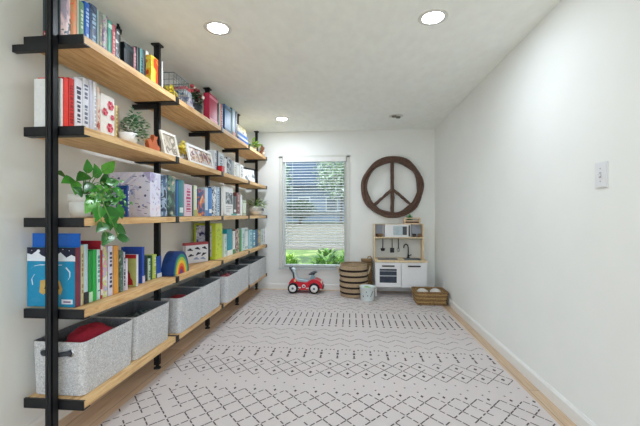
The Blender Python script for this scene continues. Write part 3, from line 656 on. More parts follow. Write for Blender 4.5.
# photo print block facing out
yA, yB2 = Yx(224.3, -1.345), Yx(233, -1.345); xa = -1.345; zb0 = z0+.021; hh = Zy(187, -1.35, 3.7)-zb0
_, d = book(3, 227, 240.2, 212.6, .2, ('#e6e8e8', None, '#57a39a', 'l'), 'white book lying flat under the photo print on eye-level shelf', Xs=-1.325, h=.020, grp=G3)
t = thing('photo_print', 'white mounted print of a black and white photograph above the flat book', 'picture', (xa, (yA+yB2)/2, zb0))
MB().box(xa-.02, xa, yA, yB2, zb0, zb0+hh).build('board', WHITE, t)
MB().box(xa, xa+.0015, yA+.04, yB2-.015, zb0+hh*.36, zb0+hh*.80).build('picture', art(('#1d1f22', '#35383c', '#8b8f93', '#d0d2d3'), 22, .4, 'bw'), t)
m = MB()
for k in range(4): m.box(xa, xa+.001, yA+.05, yA+.05+R.uniform(.10, .2), zb0+hh*(.06+k*.065), zb0+hh*(.085+k*.065))
m.build('caption_lines', mat('#a3a3a0'), t)
book(3, 233.3, 236.6, 198, .14, ('#3b3f43', None, '#dfe1e1', 'label'), 'charcoal slim book with white label resting on the flat white book', Xs=-1.35, grp=G3)[0].location.z += .0205
book(3, 236.9, 240, 194.5, .14, ('#7d4744', None, '#cfa9a0', 'l'), 'red brown slim book resting on the flat white book', Xs=-1.35, grp=G3)[0].location.z += .0205
B(3, 240.5, 242.4, 195, .12, ('#e8e9e9', None), 'tall thin white book after the red brown one on eye-level shelf', Xs=-1.35)
B(3, 243, 246.2, 200.5, .12, ('#d5dccb', None, '#9aab86', 'band'), 'pale green book before the far potted plant on eye-level shelf', Xs=-1.35)
xc = -1.40; yc = Yx(256.6, xc)
t = thing('potted_plant', 'round white pot with dark line drawing and small green plant at far end', 'plant', (xc, yc, z0))
MB().lathe([(.05, 0), (.085, .02), (.102, .07), (.095, .11), (.078, .135), (.07, .135), (.07, .12)], (xc, yc, z0), 26).build('pot', PORC, t)
m = MB()
for k in range(16):
    a = -1.9+k*.16; m.tube([(xc+.1035*cos(a), yc+.1035*sin(a), z0+.065), (xc+.1015*cos(a+.06), yc+.1015*sin(a+.06), z0+.085), (xc+.0985*cos(a+.1), yc+.0985*sin(a+.1), z0+.105)], .0022, 4)
m.build('line_drawing', BLK, t)
foliage((xc, yc, z0+.12), .15, .12, 90, .08, .035, ['#6f9a52', '#93b56d', '#476b3b', '#c7d3a4'], 'foliage', t, up=.8)
# fourth shelf
z0 = ZL[4]+.0028
_, d = B(4, 75.2, 79.6, 247.5, .262, ('#2090bb', None, '#7a2c3c', 'l'), 'big teal blue picture book with snowy night mountain cover, first on fourth shelf')
xa, xb, yA, yB2, zz, hh = d
MB().box(xb-.002, xb+.0024, yA+.0006, yB2-.0006, zz, zz+hh).build('spine', mat('#7d3440', .5, .08), _)
m = MB(); yq = yA-.0006
q = lambda u, v, k=0: (xa+(xb-xa)*u, yq-.0003*k, zz+hh*v)
m.poly([q(0, .80), q(1, .80), q(1, 1), q(0, 1)], 0)
m.poly([q(0, .77, 1)]+[q(1, .77, 1)]+[q(1-u, v, 1) for u, v in ((0, .85), (.08, .88), (.18, .83), (.3, .92), (.4, .86), (.5, .9), (.62, .84), (.7, .87), (.8, .94), (.9, .88), (1, .9))], 1)
m.poly([q(.24+.035*cos(a), .94+.028*sin(a), 2) for a in [i*pi/6 for i in range(12)]], 1)
for (u, v) in ((.1, .95), (.42, .95), (.6, .93), (.75, .97), (.88, .95), (.5, .98)): m.poly([q(u+.01*cos(a), v+.008*sin(a), 2) for a in [i*pi/3 for i in range(6)]], 1)
def stroke(pts, w, mi):
    for (u0, v0), (u1, v1) in zip(pts[:-1], pts[1:]):
        m.poly([q(u0, v0, 2), q(u1, v1, 2), q(u1+w, v1+w*.6, 2), q(u0+w, v0+w*.6, 2)], mi)
stroke([(.06, .63), (.14, .68), (.26, .70), (.36, .70)], .02, 1); stroke([(.8, .66), (.88, .58), (.88, .5), (.84, .45)], .022, 1); stroke([(.15, .54), (.09, .46), (.11, .36)], .02, 1); stroke([(.62, .70), (.72, .70)], .02, 1)
m.poly([q(u, v, 2) for u, v in ((.26, .24), (.34, .2), (.42, .26), (.62, .24), (.7, .2), (.74, .3), (.68, .44), (.58, .47), (.5, .42), (.4, .46), (.28, .44))], 2)
m.poly([q(u, v, 3) for u, v in ((.36, .3), (.48, .28), (.5, .36), (.4, .4))], 3); m.poly([q(u, v, 3) for u, v in ((.58, .28), (.68, .3), (.66, .4), (.56, .38))], 3)
m.poly([q(u, v, 3) for u, v in ((.72, .05), (.95, .05), (.95, .13), (.72, .13))], 1); m.poly([q(u, v, 4) for u, v in ((.76, .075), (.91, .075), (.91, .10), (.76, .10))], 4)
m.poly([q(u, v, 2) for u, v in ((.06, .1), (.2, .06), (.3, .1), (.22, .16), (.1, .15))], 5)
m.build('cover_artwork', [mat('#1f2038', .5, .1), mat('#e6ebf2', .5, .05), mat('#c9a65c', .5, .15), mat('#5a3c2c', .5, .1), mat('#7f5b86', .5), mat('#2f93bd', .5)], _)
B(4, 79.8, 81, 233.5, .262, ('#1f66c4', None), 'taller plain blue book showing above the teal blue picture book')
B(4, 81.2, 83.6, 245.5, .2, ('#e0c878', None, '#b58a3a', 'l'), 'straw yellow slim book beside the teal blue picture book')
B(4, 83.8, 88.4, 244.5, .2, ('#b9d2dc', None, '#2e3036', 'foot'), 'pale blue book with dark foot on fourth shelf')
B(4, 88.7, 92.6, 251, .2, ('#1f8f3f', None, '#bfe3c4', 'foot'), 'grass green book with white foot on fourth shelf')
B(4, 92.8, 96.8, 250, .2, ('#2fae4e', None), 'brighter green book, second of the two green ones')
B(4, 97, 100.6, 249.5, .2, ('#bfe0d8', None, '#5f9a92', 'l'), 'pale aqua book beside the two green ones')
B(4, 100.8, 102.8, 240.8, .24, ('#b02a3a', None, '#e9d8d8', 'band'), 'taller crimson book sticking up under the pothos leaves')
B(4, 103, 107.8, 246.5, .2, (('#e0dfe4', '#c7d88a', '#e0a0b6', '#8fb8d6'), None, None), 'white book with pastel speckles on fourth shelf')
B(4, 108.2, 113.2, 246, .2, ('#d7d3e4', None, '#3a3350', 'l'), 'lavender white book with dark spine marks beside the ochre one')
B(4, 113.6, 119, 245.8, .2, ('#d99a45', None), 'tall ochre orange book on fourth shelf')
B(4, 119.4, 123.4, 250.5, .2, (('#2d4a3f', '#4f6a5e', '#8fa39a'), None), 'dark green mottled book after the ochre one')
B(4, 123.6, 125.6, 252, .2, ('#b9bcc4', None, '#31343c', 'l'), 'grey slim book with black marks on fourth shelf')
B(4, 125.8, 128.2, 258.5, .18, ('#ded3e2', None), 'low lilac white slim book on fourth shelf')
_, d = B(4, 136.2, 138.8, 254.5, .085, ('#dcdfe6', None), 'yellow green storybook with red figure and red top on cover', Xs=-1.375)
xa, xb, yA, yB2, zz, hh = d; m = MB(); q = lambda u, v, k=0: (xa+(xb-xa)*u, yA-.0006-.0003*k, zz+hh*v)
m.poly([q(0, 0), q(1, 0), q(1, .88), q(0, .88)], 0); m.poly([q(0, .88), q(1, .88), q(1, 1), q(0, 1)], 1)
m.poly([q(u, v, 1) for u, v in ((.15, .05), (.75, .05), (.7, .2), (.55, .28), (.5, .42), (.35, .46), (.22, .4), (.2, .2))], 1)
m.poly([q(.32+.1*cos(a), .44+.06*sin(a), 2) for a in [i*pi/5 for i in range(10)]], 2)
m.build('cover_artwork', [mat('#b7bd72', .5, .08), mat('#b3262e', .5), mat('#7c1a20', .5)], _)
B(4, 142.2, 144.8, 247, .15, ('#2f55b8', None, '#cfc9e6', 'foot'), 'large royal blue book with a plain cover behind the yellow green storybook', Xs=-1.40)
x4 = -1.42
B(4, 145.6, 148, 256, .1, ('#2b4038', None), 'slim dark green book past the royal blue one on fourth shelf', Xs=x4)
B(4, 148.2, 150.8, 258.5, .1, ('#c8dcc9', None, '#5d8a6c', 'l'), 'pale mint book past the royal blue one on fourth shelf', Xs=x4)
B(4, 151, 152.6, 255.5, .1, ('#3e6b46', None), 'thin green book between mint and lime ones on fourth shelf', Xs=x4)
B(4, 152.8, 157, 254.5, .1, ('#c3d86c', None, '#e9efc6', 'l'), 'lime green book beside the last blue one on fourth shelf', Xs=x4)
B(4, 157.2, 161.6, 256, .03, ('#2c57b0', None, '#dfe5f0', 'foot'), 'blue book with white foot ending the row before the rainbow', Xs=-1.41)
# rainbow stacker
yA, yB2 = Yx(168.5, -1.335), Yx(188.8, -1.335); yA = max(yA, YP[1]+.012); yc = (yA+yB2)/2; w = (yB2-yA)/2; hh = Zy(251, -1.335, yc)-z0
t = thing('rainbow_stacker', 'wooden rainbow stacking toy with navy outer arch on fourth shelf', 'toy', (-1.37, yc, z0))
cols = ['#1f3f78', '#2f8f7a', '#a9c24a', '#f0c23c', '#e8742c', '#c92f2c', '#5a3f7c']
for k, cc in enumerate(cols):
    ro, ri = 1-k*.135, 1-(k+1)*.135+.012; o = [(yc+w*ro*cos(pi*i/20), z0+hh*ro*sin(pi*i/20)) for i in range(21)]; ii = [(yc+w*ri*cos(pi*i/20), z0+hh*ri*sin(pi*i/20)) for i in range(20, -1, -1)]
    if k == 6: ii = []
    m = MB(); n = len(o); vs = []; x0_, x1_ = -1.435+.004*k*0, -1.335
    if ii:
        oo = o; il = ii[::-1]
        for i in range(20):
            m.add([(x, *p) for x in (x0_, x1_) for p in (oo[i], oo[i+1], il[i+1], il[i])], [(0, 1, 2, 3), (7, 6, 5, 4), (0, 4, 5, 1), (2, 6, 7, 3)])
        m.add([(x, *p) for x in (x0_, x1_) for p in (oo[0], il[0])], [(0, 1, 3, 2)]); m.add([(x, *p) for x in (x0_, x1_) for p in (oo[20], il[20])], [(0, 1, 3, 2)])
    else: m.prism(o, x0_, x1_, 'x')
    m.build('arch', mat(cc, .55, .06, 20, key='rb'), t, label=['navy', 'green', 'lime', 'yellow', 'orange', 'red', 'purple'][k]+' arch')
# toy car box
A = Vector((-1.535, 3.105)); Bq = Vector((-1.415, 3.33))
ang = atan2(Bq.y-A.y, Bq.x-A.x); wl = (Bq-A).length
t = thing('toy_box', 'white box printed with black cars and red top edge next to rainbow', 'box', ((A.x+Bq.x)/2, (A.y+Bq.y)/2, z0), None, ang, world=False)
hb = Zy(242.5, -1.47, 3.22)-z0
MB().box(-wl/2, wl/2, 0, .048, 0, hb, b=.002).build('box_body', mat('#dfe2ea', .5, .03), t)
MB().box(-wl/2-.001, wl/2+.001, -.001, .049, hb*.88, hb+.001).build('top_edge', mat('#a8454c', .5, .05), t)
MB().box(wl/2, wl/2+.001, .004, .044, .004, hb*.86).build('side_print', mat('#b99a86', .5, .1), t)
m = MB()
for (u, v, a_) in ((.18, .62, .1), (.5, .66, .2), (.82, .66, .3), (.22, .34, -.1), (.55, .40, -.3), (.8, .36, -.4), (.45, .16, .1), (.75, .14, .2)):
    M_ = Matrix.Translation((-wl/2+wl*u, -.0012, hb*v)) @ Matrix.Rotation(a_, 4, 'Y')
    m.prism([(-.03, 0), (.03, 0), (.028, .010), (.014, .012), (.008, .022), (-.012, .022), (-.018, .012), (-.03, .010)], -.0005, .0005, 'y', 0 if v > .2 else 1, M_)
m.build('car_print', [mat('#2a2f45', .5), mat('#8fa2c8', .5)], t)
# tall lime box behind the third post
ya, yb3 = 3.445, Yx(222.4, -1.385); xa, xb = -1.615, -1.385; z0 = ZL[4]+.003; hb = Zy(223.5, -1.45, ya)-z0
t = thing('picture_box', 'tall lime green box with printed picture front just past the third black post', 'box', ((xa+xb)/2, (ya+yb3)/2, z0))
MB().box(xa, xb, ya, yb3, z0, z0+hb, b=.002).build('box_body', mat('#c9d93f', .5, .05), t)
MB().box(xa+.022, xb-.045, ya-.0012, ya, z0+.03, z0+hb-.02).build('front_picture', art(('#3f3a6c', '#b9bede', '#e6e8f0', '#d0cbe4', '#6f9e78'), 22, .4, 'lime'), t)
m = MB()
for k in range(26):
    yy = ya+.012+R.random()*(yb3-ya-.03); zz = z0+.02+R.random()*(hb-.05); l = R.uniform(.006, .016); m.box(xb, xb+.001, yy, yy+l, zz, zz+l*1.3)
m.build('side_print', mat('#a3b534', .5, .1), t)
x4 = -1.37
B(4, 224.2, 227, 234, .14, ('#d7e3df', None, '#9fbfb4', 'l'), 'pale mint slim book next to the lime framed board', Xs=x4)
B(4, 227.2, 232.6, 229, .14, ('#1f93a8', None, '#e9eeee', 'foot'), 'turquoise thick book near the lime framed board', Xs=x4)
B(4, 232.8, 235.4, 231, .14, ('#e4e6e4', None, '#3f8f4c', 'foot'), 'white book with green foot next to the turquoise one', Xs=x4)
B(4, 235.6, 239.4, 229.5, .14, (('#7d4a52', '#c7a9a0', '#4a3a44'), None), 'maroon mottled book on the far part of fourth shelf', Xs=x4)
B(4, 239.6, 241.6, 229.5, .14, ('#3f9a4a', None), 'thin leaf green book beside the maroon mottled one', Xs=x4)
B(4, 241.8, 245, 228, .14, ('#cfe3e6', None, '#88b3bb', 'l'), 'pale aqua book on the far part of fourth shelf', Xs=x4)
B(4, 245.2, 248.2, 227.5, .14, ('#e6ebea', None, '#a9c0c4', 'band'), 'white banded book before the last fourth shelf section', Xs=x4)
B(4, 249.6, 252.4, 229.5, .14, ('#a9d0dc', None, '#4f8fa8', 'l'), 'sky blue book, first in the last fourth shelf section', Xs=-1.35)
B(4, 252.6, 255.6, 230, .14, ('#5b9cb8', None, '#dcebf0', 'l'), 'steel blue book, second in the last fourth shelf section', Xs=-1.35)
B(4, 255.8, 258.2, 229.5, .14, ('#2f5e86', None), 'dark blue slim book, third in the last fourth shelf section', Xs=-1.35)
B(4, 258.4, 260.8, 230, .08, (('#6f86a8', '#d8c27a', '#c9d3e0'), None), 'blue and yellow mottled book near the end of fourth shelf', Xs=-1.35)
B(4, 261, 263.2, 229, .08, ('#dbe5e4', None, '#7fb09a', 'l'), 'white green lettered book, last but one on fourth shelf', Xs=-1.35)
B(4, 263.4, 265.2, 228.5, .08, ('#e6eaea', None, '#9a86b4', 'l'), 'white book with violet lettering, last on fourth shelf', Xs=-1.35)
# ------------------------------------------------------------------ felt bins
z0 = ZL[5]+.0032
def rrect(w, l, r, n=5):
    o = []
    for (cx, cy, a0) in ((w-r, l-r, 0), (-w+r, l-r, 90), (-w+r, -l+r, 180), (w-r, -l+r, 270)):
        for i in range(n+1): a = radians(a0+90*i/n); o.append((cx+r*cos(a), cy+r*sin(a)))
    return o
def felt_bin(ya, yb, xf, depth, h, label):
    w, l = depth/2, (yb-ya)/2
    t = thing('felt_bin', label, 'storage bin', (xf-w, (ya+yb)/2, z0), 'felt bins on the lowest shelf', 0, world=False)
    m = MB(); O0, O1, I1, I0 = rrect(w-.008, l-.006, .03), rrect(w, l, .03), rrect(w-.007, l-.007, .024), rrect(w-.014, l-.012, .024)
    n = len(O0); vs = [(*p, 0) for p in O0]+[(*p, h) for p in O1]+[(*p, h) for p in I1]+[(*p, .008) for p in I0]
    m.add(vs, [(k*n+i, k*n+(i+1) % n, (k+1)*n+(i+1) % n, (k+1)*n+i) for k in (0, 1) for i in range(n)]+[tuple(range(n))[::-1]], 0, False)
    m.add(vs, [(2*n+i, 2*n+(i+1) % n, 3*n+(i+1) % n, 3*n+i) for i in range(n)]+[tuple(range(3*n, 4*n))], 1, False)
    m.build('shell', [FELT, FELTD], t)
    for sgn in (-1, 1):
        yy = sgn*(l+.004); hz = h*.8
        pts = [(-.075, sgn*l*.995, hz), (-.06, yy+sgn*.012, hz+.004), (0, yy+sgn*.016, hz-.006), (.06, yy+sgn*.012, hz+.004), (.075, sgn*l*.995, hz)]
        if (sgn == -1 and ya < 1.7): 
            hd = MB().tube(pts, .012, 8).build('handle', mat('#3f4247', .9, .2, 90), t)
            for sx in (-.072, .072): MB().lathe([(.02, 0), (.02, .003), (.013, .005), (1e-4, .005)], (0, 0, 0), 14, M=Matrix.Translation((sx, -l+.003, hz)) @ Matrix.Rotation(pi/2, 4, 'X')).build('grommet', CHROME, hd)
        else:
            MB().box(-.03, .03, min(sgn*(l-.002), sgn*(l+.003)), max(sgn*(l-.002), sgn*(l+.003)), hz-.012, hz+.035).build('handle', mat('#55595e', .9, .2, 90), t)
    return t, w, l
BH = .268
bins = [(1.612, 2.018, -1.325, .290, 'grey felt bin nearest the front post, holding a red bundle'), (2.032, 2.445, -1.325, .285, 'grey felt bin second from the front post, holding dark clothes'),
        (2.525, 2.925, -1.29, .265, 'grey felt bin just past the second black post, red item inside'), (2.94, 3.372, -1.295, .265, 'grey felt bin just before the third black post'),
        (3.44, 3.83, -1.255, .28, 'paler felt bin past the third post jutting out, dark toys inside'), (3.845, 4.285, -1.28, .27, 'grey felt bin just before the fourth black post'),
        (4.36, 4.74, -1.275, .27, 'grey felt bin just past the fourth black post'), (4.755, 5.20, -1.285, .27, 'grey felt bin at the far end by back wall')]
BN = [felt_bin(a, b, x, dp, BH, lb) for (a, b, x, dp, lb) in bins]
def lump(name, label, cat, c, r, cols, sx=1, sy=1, sz=1, n=18, amp=.12):
    m = MB(); k = 12; vs = []; prof = []
    rr = random.Random(label)
    ph1, ph2 = rr.random()*6, rr.random()*6
    for i in range(k+1):
        th = pi*i/k
        for j in range(n):
            a = 2*pi*j/n; q = r*(1+amp*sin(3*a+ph1+2*th)*sin(2*th+ph2)+amp*.6*sin(7*a+5*th+ph2))
            vs.append((c[0]+q*sin(th)*cos(a)*sx, c[1]+q*sin(th)*sin(a)*sy, c[2]-q*cos(th)*sz))
    fs = [(i*n+j, i*n+(j+1) % n, (i+1)*n+(j+1) % n, (i+1)*n+j) for i in range(k) for j in range(n)]
    m.add(vs, fs, 0, True); return tag(m.build(name, cols), label, cat)
lump('blanket', 'crimson knit bundle bulging out of the nearest felt bin', 'blanket', (-1.45, 1.80, z0+.225), .085, mat('#9c1f33', .9, .15, 60, 0, .3), 1.1, 1.5, .8)
lump('clothing', 'grey cloth heap beside the crimson bundle in nearest bin', 'clothing', (-1.45, 1.95, z0+.12), .075, mat('#70757b', .9, .2, 40), 1, .75, .7)
lump('clothing', 'dark green and grey cloth heap in the second felt bin', 'clothing', (-1.45, 2.24, z0+.17), .095, art(('#2e3a3a', '#4b5a58', '#6a6f74', '#27453b'), 18, .9, 'cl'), 1, 1.75, .75)
lump('toy_ball', 'dull red cloth item lying in the bin past the second post', 'toy', (-1.42, 2.74, z0+.20), .06, mat('#8d2630', .8, .15), 1.2, 1.6, .7)
lump('clothing', 'dark blue grey heap filling the bin before the third post', 'clothing', (-1.43, 3.16, z0+.17), .09, art(('#333f4a', '#4f5d68', '#6f7a82'), 18, .9, 'cl2'), 1, 1.8, .8)
for k in range(6):
    tag(MB().ball((-1.33-.10*(k % 2), 3.502+.052*k, z0+.235+.02*(k % 2)), .042, 12).build('toy_ball', mat(['#7c2430', '#2b2f36', '#8a3038', '#3c2f35', '#51353b', '#22262c'][k], .6)), ['maroon toy ball at the near end of the jutting felt bin', 'black toy ball second in the jutting felt bin', 'brick red toy ball third in the jutting felt bin', 'brown black toy ball fourth in the jutting felt bin', 'plum toy ball fifth in the jutting felt bin', 'black toy ball at the far end of the jutting felt bin'][k], 'toy', 'balls in the jutting felt bin')
for bi, lb in ((5, 'grey cloth heap in the bin before the fourth post'), (6, 'dark teal cloth heap in the bin past the fourth post'), (7, 'slate cloth heap in the bin by the back wall')):
    a, b, x, dp, _l = bins[bi]; lump('clothing', lb, 'clothing', (x-dp/2, (a+b)/2, z0+.17), .09, mat(['#5d6a70', '#3d5c60', '#5a6170'][bi-5], .9, .25, 30), .95, 1.65, .85)
# ------------------------------------------------------------------ peace sign on back wall
cx_, cz_ = Xx(391.8, YB), Zy(187.5, .5, YB)
t = thing('peace_sign', 'large brown twig peace sign hanging on the back wall', 'wall decoration', (cx_, YB, cz_))
BARK = mat('#665045', .9, .35, 30, 0, .6, stretch=(3, 3, 1)); Ro = .418; yy = YB-.045; m = MB()
for k in range(22):
    ph = R.random()*6.28; rr = Ro+R.uniform(-.033, .033); dy = R.uniform(-.028, .028); q = R.uniform(.008, .016); w1, w2 = R.random()*6, R.random()*6
    m.tube([(cx_+(rr+.010*sin(3*a+w1)+.006*sin(7*a+w2))*cos(a), yy+dy*cos(2*a+w2), cz_+(rr+.010*sin(3*a+w1)+.006*sin(7*a+w2))*sin(a)) for a in [2*pi*i/56 for i in range(56)]], q, 6, closed=True)
m.build('ring', BARK, t)
def twig_bar(a, b):
    m = MB(); a, b = Vector(a), Vector(b)
    for k in range(6):
        o = Vector((R.uniform(-.018, .018), R.uniform(-.02, .02), R.uniform(-.014, .014))); pts = [a.lerp(b, i/10)+o+Vector((R.gauss(0, .003), 0, R.gauss(0, .003))) for i in range(11)]
        m.tube(pts, R.uniform(.010, .015), 6)
    return m.build('bar', BARK, t)
twig_bar((cx_, yy, cz_+Ro-.02), (cx_, yy, cz_-Ro+.02)); twig_bar((cx_, yy, cz_-.02), (cx_-Ro*.70, yy, cz_-Ro*.66)); twig_bar((cx_, yy, cz_-.02), (cx_+Ro*.70, yy, cz_-Ro*.66))
# ------------------------------------------------------------------ play kitchen
KX = (Xx(375.3, 4.907)+Xx(427, 4.907))/2; KY = 4.905
kt = thing('play_kitchen', 'white and birch toy kitchen with oven door against the back wall', 'play kitchen', (KX, KY, RZ), world=False)
PW_ = mat('#e9e9ea', .4, .02, key='kw'); w = .355; zc = .512-RZ; KB = .13
for sx in (-1, 1):
    for (ya, yb) in ((.01, .05), (.33, .37)): MB().box(sx*w-.02 if sx > 0 else -w, w if sx > 0 else -w+.02, ya, yb, 0, KB).build('leg', PW_, kt)
MB().box(-w, -w+.018, .01, .38, KB, zc-.025).box(w-.018, w, .01, .38, KB, zc-.025).box(-w+.018, w-.018, .36, .38, KB, zc-.025).box(-w+.018, w-.018, .01, .36, KB, KB+.018).box(-.01, .01, .02, .36, KB+.018, zc-.025).build('cabinet', PW_, kt)
m = MB(); hw = w+.006
# worktop with openings for sink
for (a, b, c, d) in ((-hw, .06, 0, .39), (.06, .30, 0, .06), (.06, .30, .28, .39), (.30, hw, 0, .39)): m.box(a, b, c, d, zc-.025, zc)
m.build('worktop', BIRCH, kt)
MB().box(.06, .30, .06, .28, zc-.09, zc-.085).box(.06, .065, .06, .28, zc-.085, zc+.003).box(.295, .30, .06, .28, zc-.085, zc+.003).box(.065, .295, .06, .065, zc-.085, zc+.003).box(.065, .295, .275, .28, zc-.085, zc+.003).build('sink', mat('#7f878c', .35, .05, metal=.4), kt)
hobm = MB().box(-.31, -.03, .07, .27, zc, zc+.004, b=.006).build('hob', mat('#3d4246', .3, .05), kt)
for sx in (-.24, -.10): MB().tube([(sx+.045*cos(a), .17+.045*sin(a), zc+.0045) for a in [2*pi*i/20 for i in range(20)]], .002, 5, closed=True).build('burner_ring', mat('#b9bdc0', .4), hobm)
# doors
d1 = MB(); dz0, dz1 = KB+.004, zc-.030; a, b = -w+.004, -.004
for (u, v, p, q_) in ((a, a+.055, dz0, dz1), (b-.055, b, dz0, dz1), (a+.055, b-.055, dz0, dz0+.06), (a+.055, b-.055, dz1-.085, dz1)): d1.box(u, v, -.010, .008, p, q_)
door = d1.build('oven_door', PW_, kt)
MB().box(a+.055, b-.055, -.004, .002, dz0+.06, dz1-.085).build('oven_window', mat('#3c4350', .12, .25, 14), door)
MB().box(a+.055, b-.055, -.008, -.004, (dz0+dz1)/2-.02, (dz0+dz1)/2-.008).box(a+.055, b-.055, -.006, -.004, dz1-.12, dz1-.112).build('oven_rack', mat('#b9c0c6', .3, .05), door)
hx = (a+b)/2
MB().box(hx-.085, hx+.085, -.034, -.024, dz1-.052, dz1-.034).box(hx-.082, hx-.07, -.026, -.010, dz1-.05, dz1-.036).box(hx+.07, hx+.082, -.026, -.010, dz1-.05, dz1-.036).build('handle', BLK, door)
a, b = .004, w-.004; d2 = MB().box(a, b, -.010, .008, dz0, dz1, b=.002).build('cupboard_door', PW_, kt); hx = (a+b)/2
MB().box(hx-.085, hx+.085, -.034, -.024, dz1-.052, dz1-.034).box(hx-.082, hx-.07, -.026, -.010, dz1-.05, dz1-.036).box(hx+.07, hx+.082, -.026, -.010, dz1-.05, dz1-.036).build('handle', BLK, d2)
# hutch
hy0, hy1 = .235, .385; zt1 = Zy(224, .7, 5.15)-RZ; zs = Zy(237.3, .7, 5.15)-RZ
for sx in (-1, 1): MB().box(*sorted((sx*(w+.004), sx*(w-.014))), hy0, hy1, zc, zt1).build('side_panel', BIRCH, kt)
MB().box(-w+.014, w-.014, hy1-.012, hy1-.002, zc, zt1-.004).build('back_panel', mat('#d9dbd8', .5, .02), kt)
MB().box(-w+.014, w-.014, hy0, hy1-.012, zs-.012, zs+.004).build('shelf', BIRCH, kt)
MB().box(-w+.014, w-.014, hy0, hy0+.012, zs-.030, zs-.012).build('rail', mat('#8c8474', .5, .1), kt)
MB().box(-w+.014, w-.014, hy0, hy1-.012, zt1-.006, zt1).build('hutch_top', BIRCH, kt)
MB().box(-w+.014, -w+.13, hy1-.03, hy1-.013, zs+.004, zt1-.006).box(w-.15, w-.014, hy1-.03, hy1-.013, zs+.004, zt1-.006).build('cubby_back', mat('#aeb6c4', .5, .03), kt)
mx0, mx1 = -.20, .17
mw = MB().box(mx0, mx1, hy0-.012, hy1-.014, zs+.0045, zt1-.0065, b=.002).build('microwave', PW_, kt)
zz0, zz1 = zs+.03, zt1-.03
MB().box(mx0+.12, mx0+.255, hy0-.0135, hy0-.0125, zz0, zz1).build('microwave_window', mat('#b7c6cc', .15, .15, 18), mw)
MB().box(mx1-.115, mx1-.055, hy0-.0145, hy0-.0125, zz0+.005, zz1-.005).build('control_panel', mat('#3a3f46', .3, .2, 60), mw)
MB().box(mx1-.030, mx1-.012, hy0-.03, hy0-.0125, zz0-.012, zz1+.012).build('handle', BLK, mw)
# tap
tx = Xx(406.5, KY+.3)-KX+.03; tz = zc
m = MB().lathe([(.022, 0), (.022, .012), (.013, .018), (.013, .05)], (tx, .325, tz), 14)
m.tube([(tx, .325, tz+.04), (tx, .325, tz+.15), (tx-.012, .315, tz+.19), (tx-.04, .30, tz+.205), (tx-.066, .285, tz+.19), (tx-.074, .28, tz+.15)], .0085, 8)
tp = m.build('tap', BLK, kt); MB().tube([(tx+.008, .325, tz+.03), (tx+.045, .32, tz+.05)], .008, 7).build('tap_lever', BLK, tp)
# utensils hanging from hooks
def utensil(px, kind, label):
    X = Xx(px, KY+hy0)-KX; zt2 = zs-.022; yy = hy0-.012
    t = thing('toy_'+kind, label, 'toy utensil', (KX+X, KY+yy, RZ+zt2), 'toy utensils hanging on the rail', 0, world=False)
    MB().tube([(0, .010, .002), (0, -.004, .006), (0, -.006, -.02), (0, -.004, -.14)], .007, 7).build('handle', BLK, t)
    m = MB()
    if kind == 'ladle': m.lathe([(.004, -.178), (.027, -.172), (.036, -.138), (.033, -.138), (.02, -.158)], (0, -.004, 0), 14); m.build('bowl', BLK, t)
    elif kind == 'spatula': m.box(-.030, .030, -.007, -.003, -.20, -.13, b=.002); m.build('blade', BLK, t)
    else:
        for k in range(5):
            a = pi*k/5; m.tube([(.02*sin(q)*cos(a), -.004+.02*sin(q)*sin(a), -.13-.03+.03*cos(q)) for q in [2*pi*i/14 for i in range(14)]], .0018, 4, closed=True)
        m.build('wires', CHROME, t)
utensil(382.7, 'ladle', 'black toy ladle, nearest the window of three hanging tools'); utensil(392, 'spatula', 'black toy spatula hanging between the ladle and the whisk'); utensil(398.3, 'whisk', 'toy whisk with wire loops hanging nearest the tap')
cupm = [mat('#6b4a38', .5, .15), mat('#8a6b4a', .5, .15), mat('#3f3630', .5, .15), mat('#7c5a40', .5, .15)]
for k, (px, lb) in enumerate(((377.5, 'small brown toy cup at the outer end of left cubby'), (381, 'tan toy cup beside the microwave in left cubby'), (414.2, 'dark toy cup beside the microwave in right cubby'), (419.5, 'brown toy cup at the outer end of right cubby'))):
    X = Xx(px, KY+.29); z_ = RZ+zs+.0045
    t = thing('toy_cup', lb, 'toy cup', (X, KY+.28, z_), 'toy cups in the hutch', 0, world=False)
    MB().lathe([(.018, 0), (.026, .01), (.028, .045), (.024, .045), (.02, .012)], (0, 0, 0), 16).build('bowl', cupm[k], t)
    MB().tube([(.026, 0, .012), (.038, 0, .02), (.038, 0, .034), (.026, 0, .04)], .004, 6, M=Matrix.Rotation(-1.2, 4, 'Z')).build('handle', cupm[k], t)
# crate with plant on top of kitchen
CXa = Xx(411.6, KY+.3); z_ = RZ+zt1+.0005
t = thing('wooden_crate', 'small slatted wooden crate on top of the toy kitchen', 'crate', (CXa, KY+.285, z_), world=False)
cw, cd, chh = .115, .05, .092
for sx in (-1, 1): MB().box(*sorted((sx*cw, sx*(cw-.016))), -cd, cd, 0, chh).build('end_panel', mat('#e2c6a6', .6, .1, 20), t)
m = MB()
for (u, v) in ((0, .015), (.038, .053), (.077, .092)):
    m.box(-cw+.016, cw-.016, -cd, -cd+.008, u, v); m.box(-cw+.016, cw-.016, cd-.008, cd, u, v)
m.build('slats', mat('#e2c6a6', .6, .1, 20), t); MB().box(-cw+.016, cw-.016, -cd+.008, cd-.008, 0, .006).build('bottom', mat('#5a3022', .7), t); MB().box(-cw+.02, cw-.02, -cd+.012, cd-.012, .006, .062).build('liner', mat('#4a241a', .7, .2), t)
t = thing('small_plant', 'small bright green plant sitting in the crate above the kitchen', 'plant', (CXa-.035, KY+.285, z_+.0625))
foliage((CXa-.035, KY+.285, z_+.063), .045, .06, 70, .04, .022, ['#3f9a52', '#62b56d', '#2f7a42'], 'leaves', t, up=1.0)
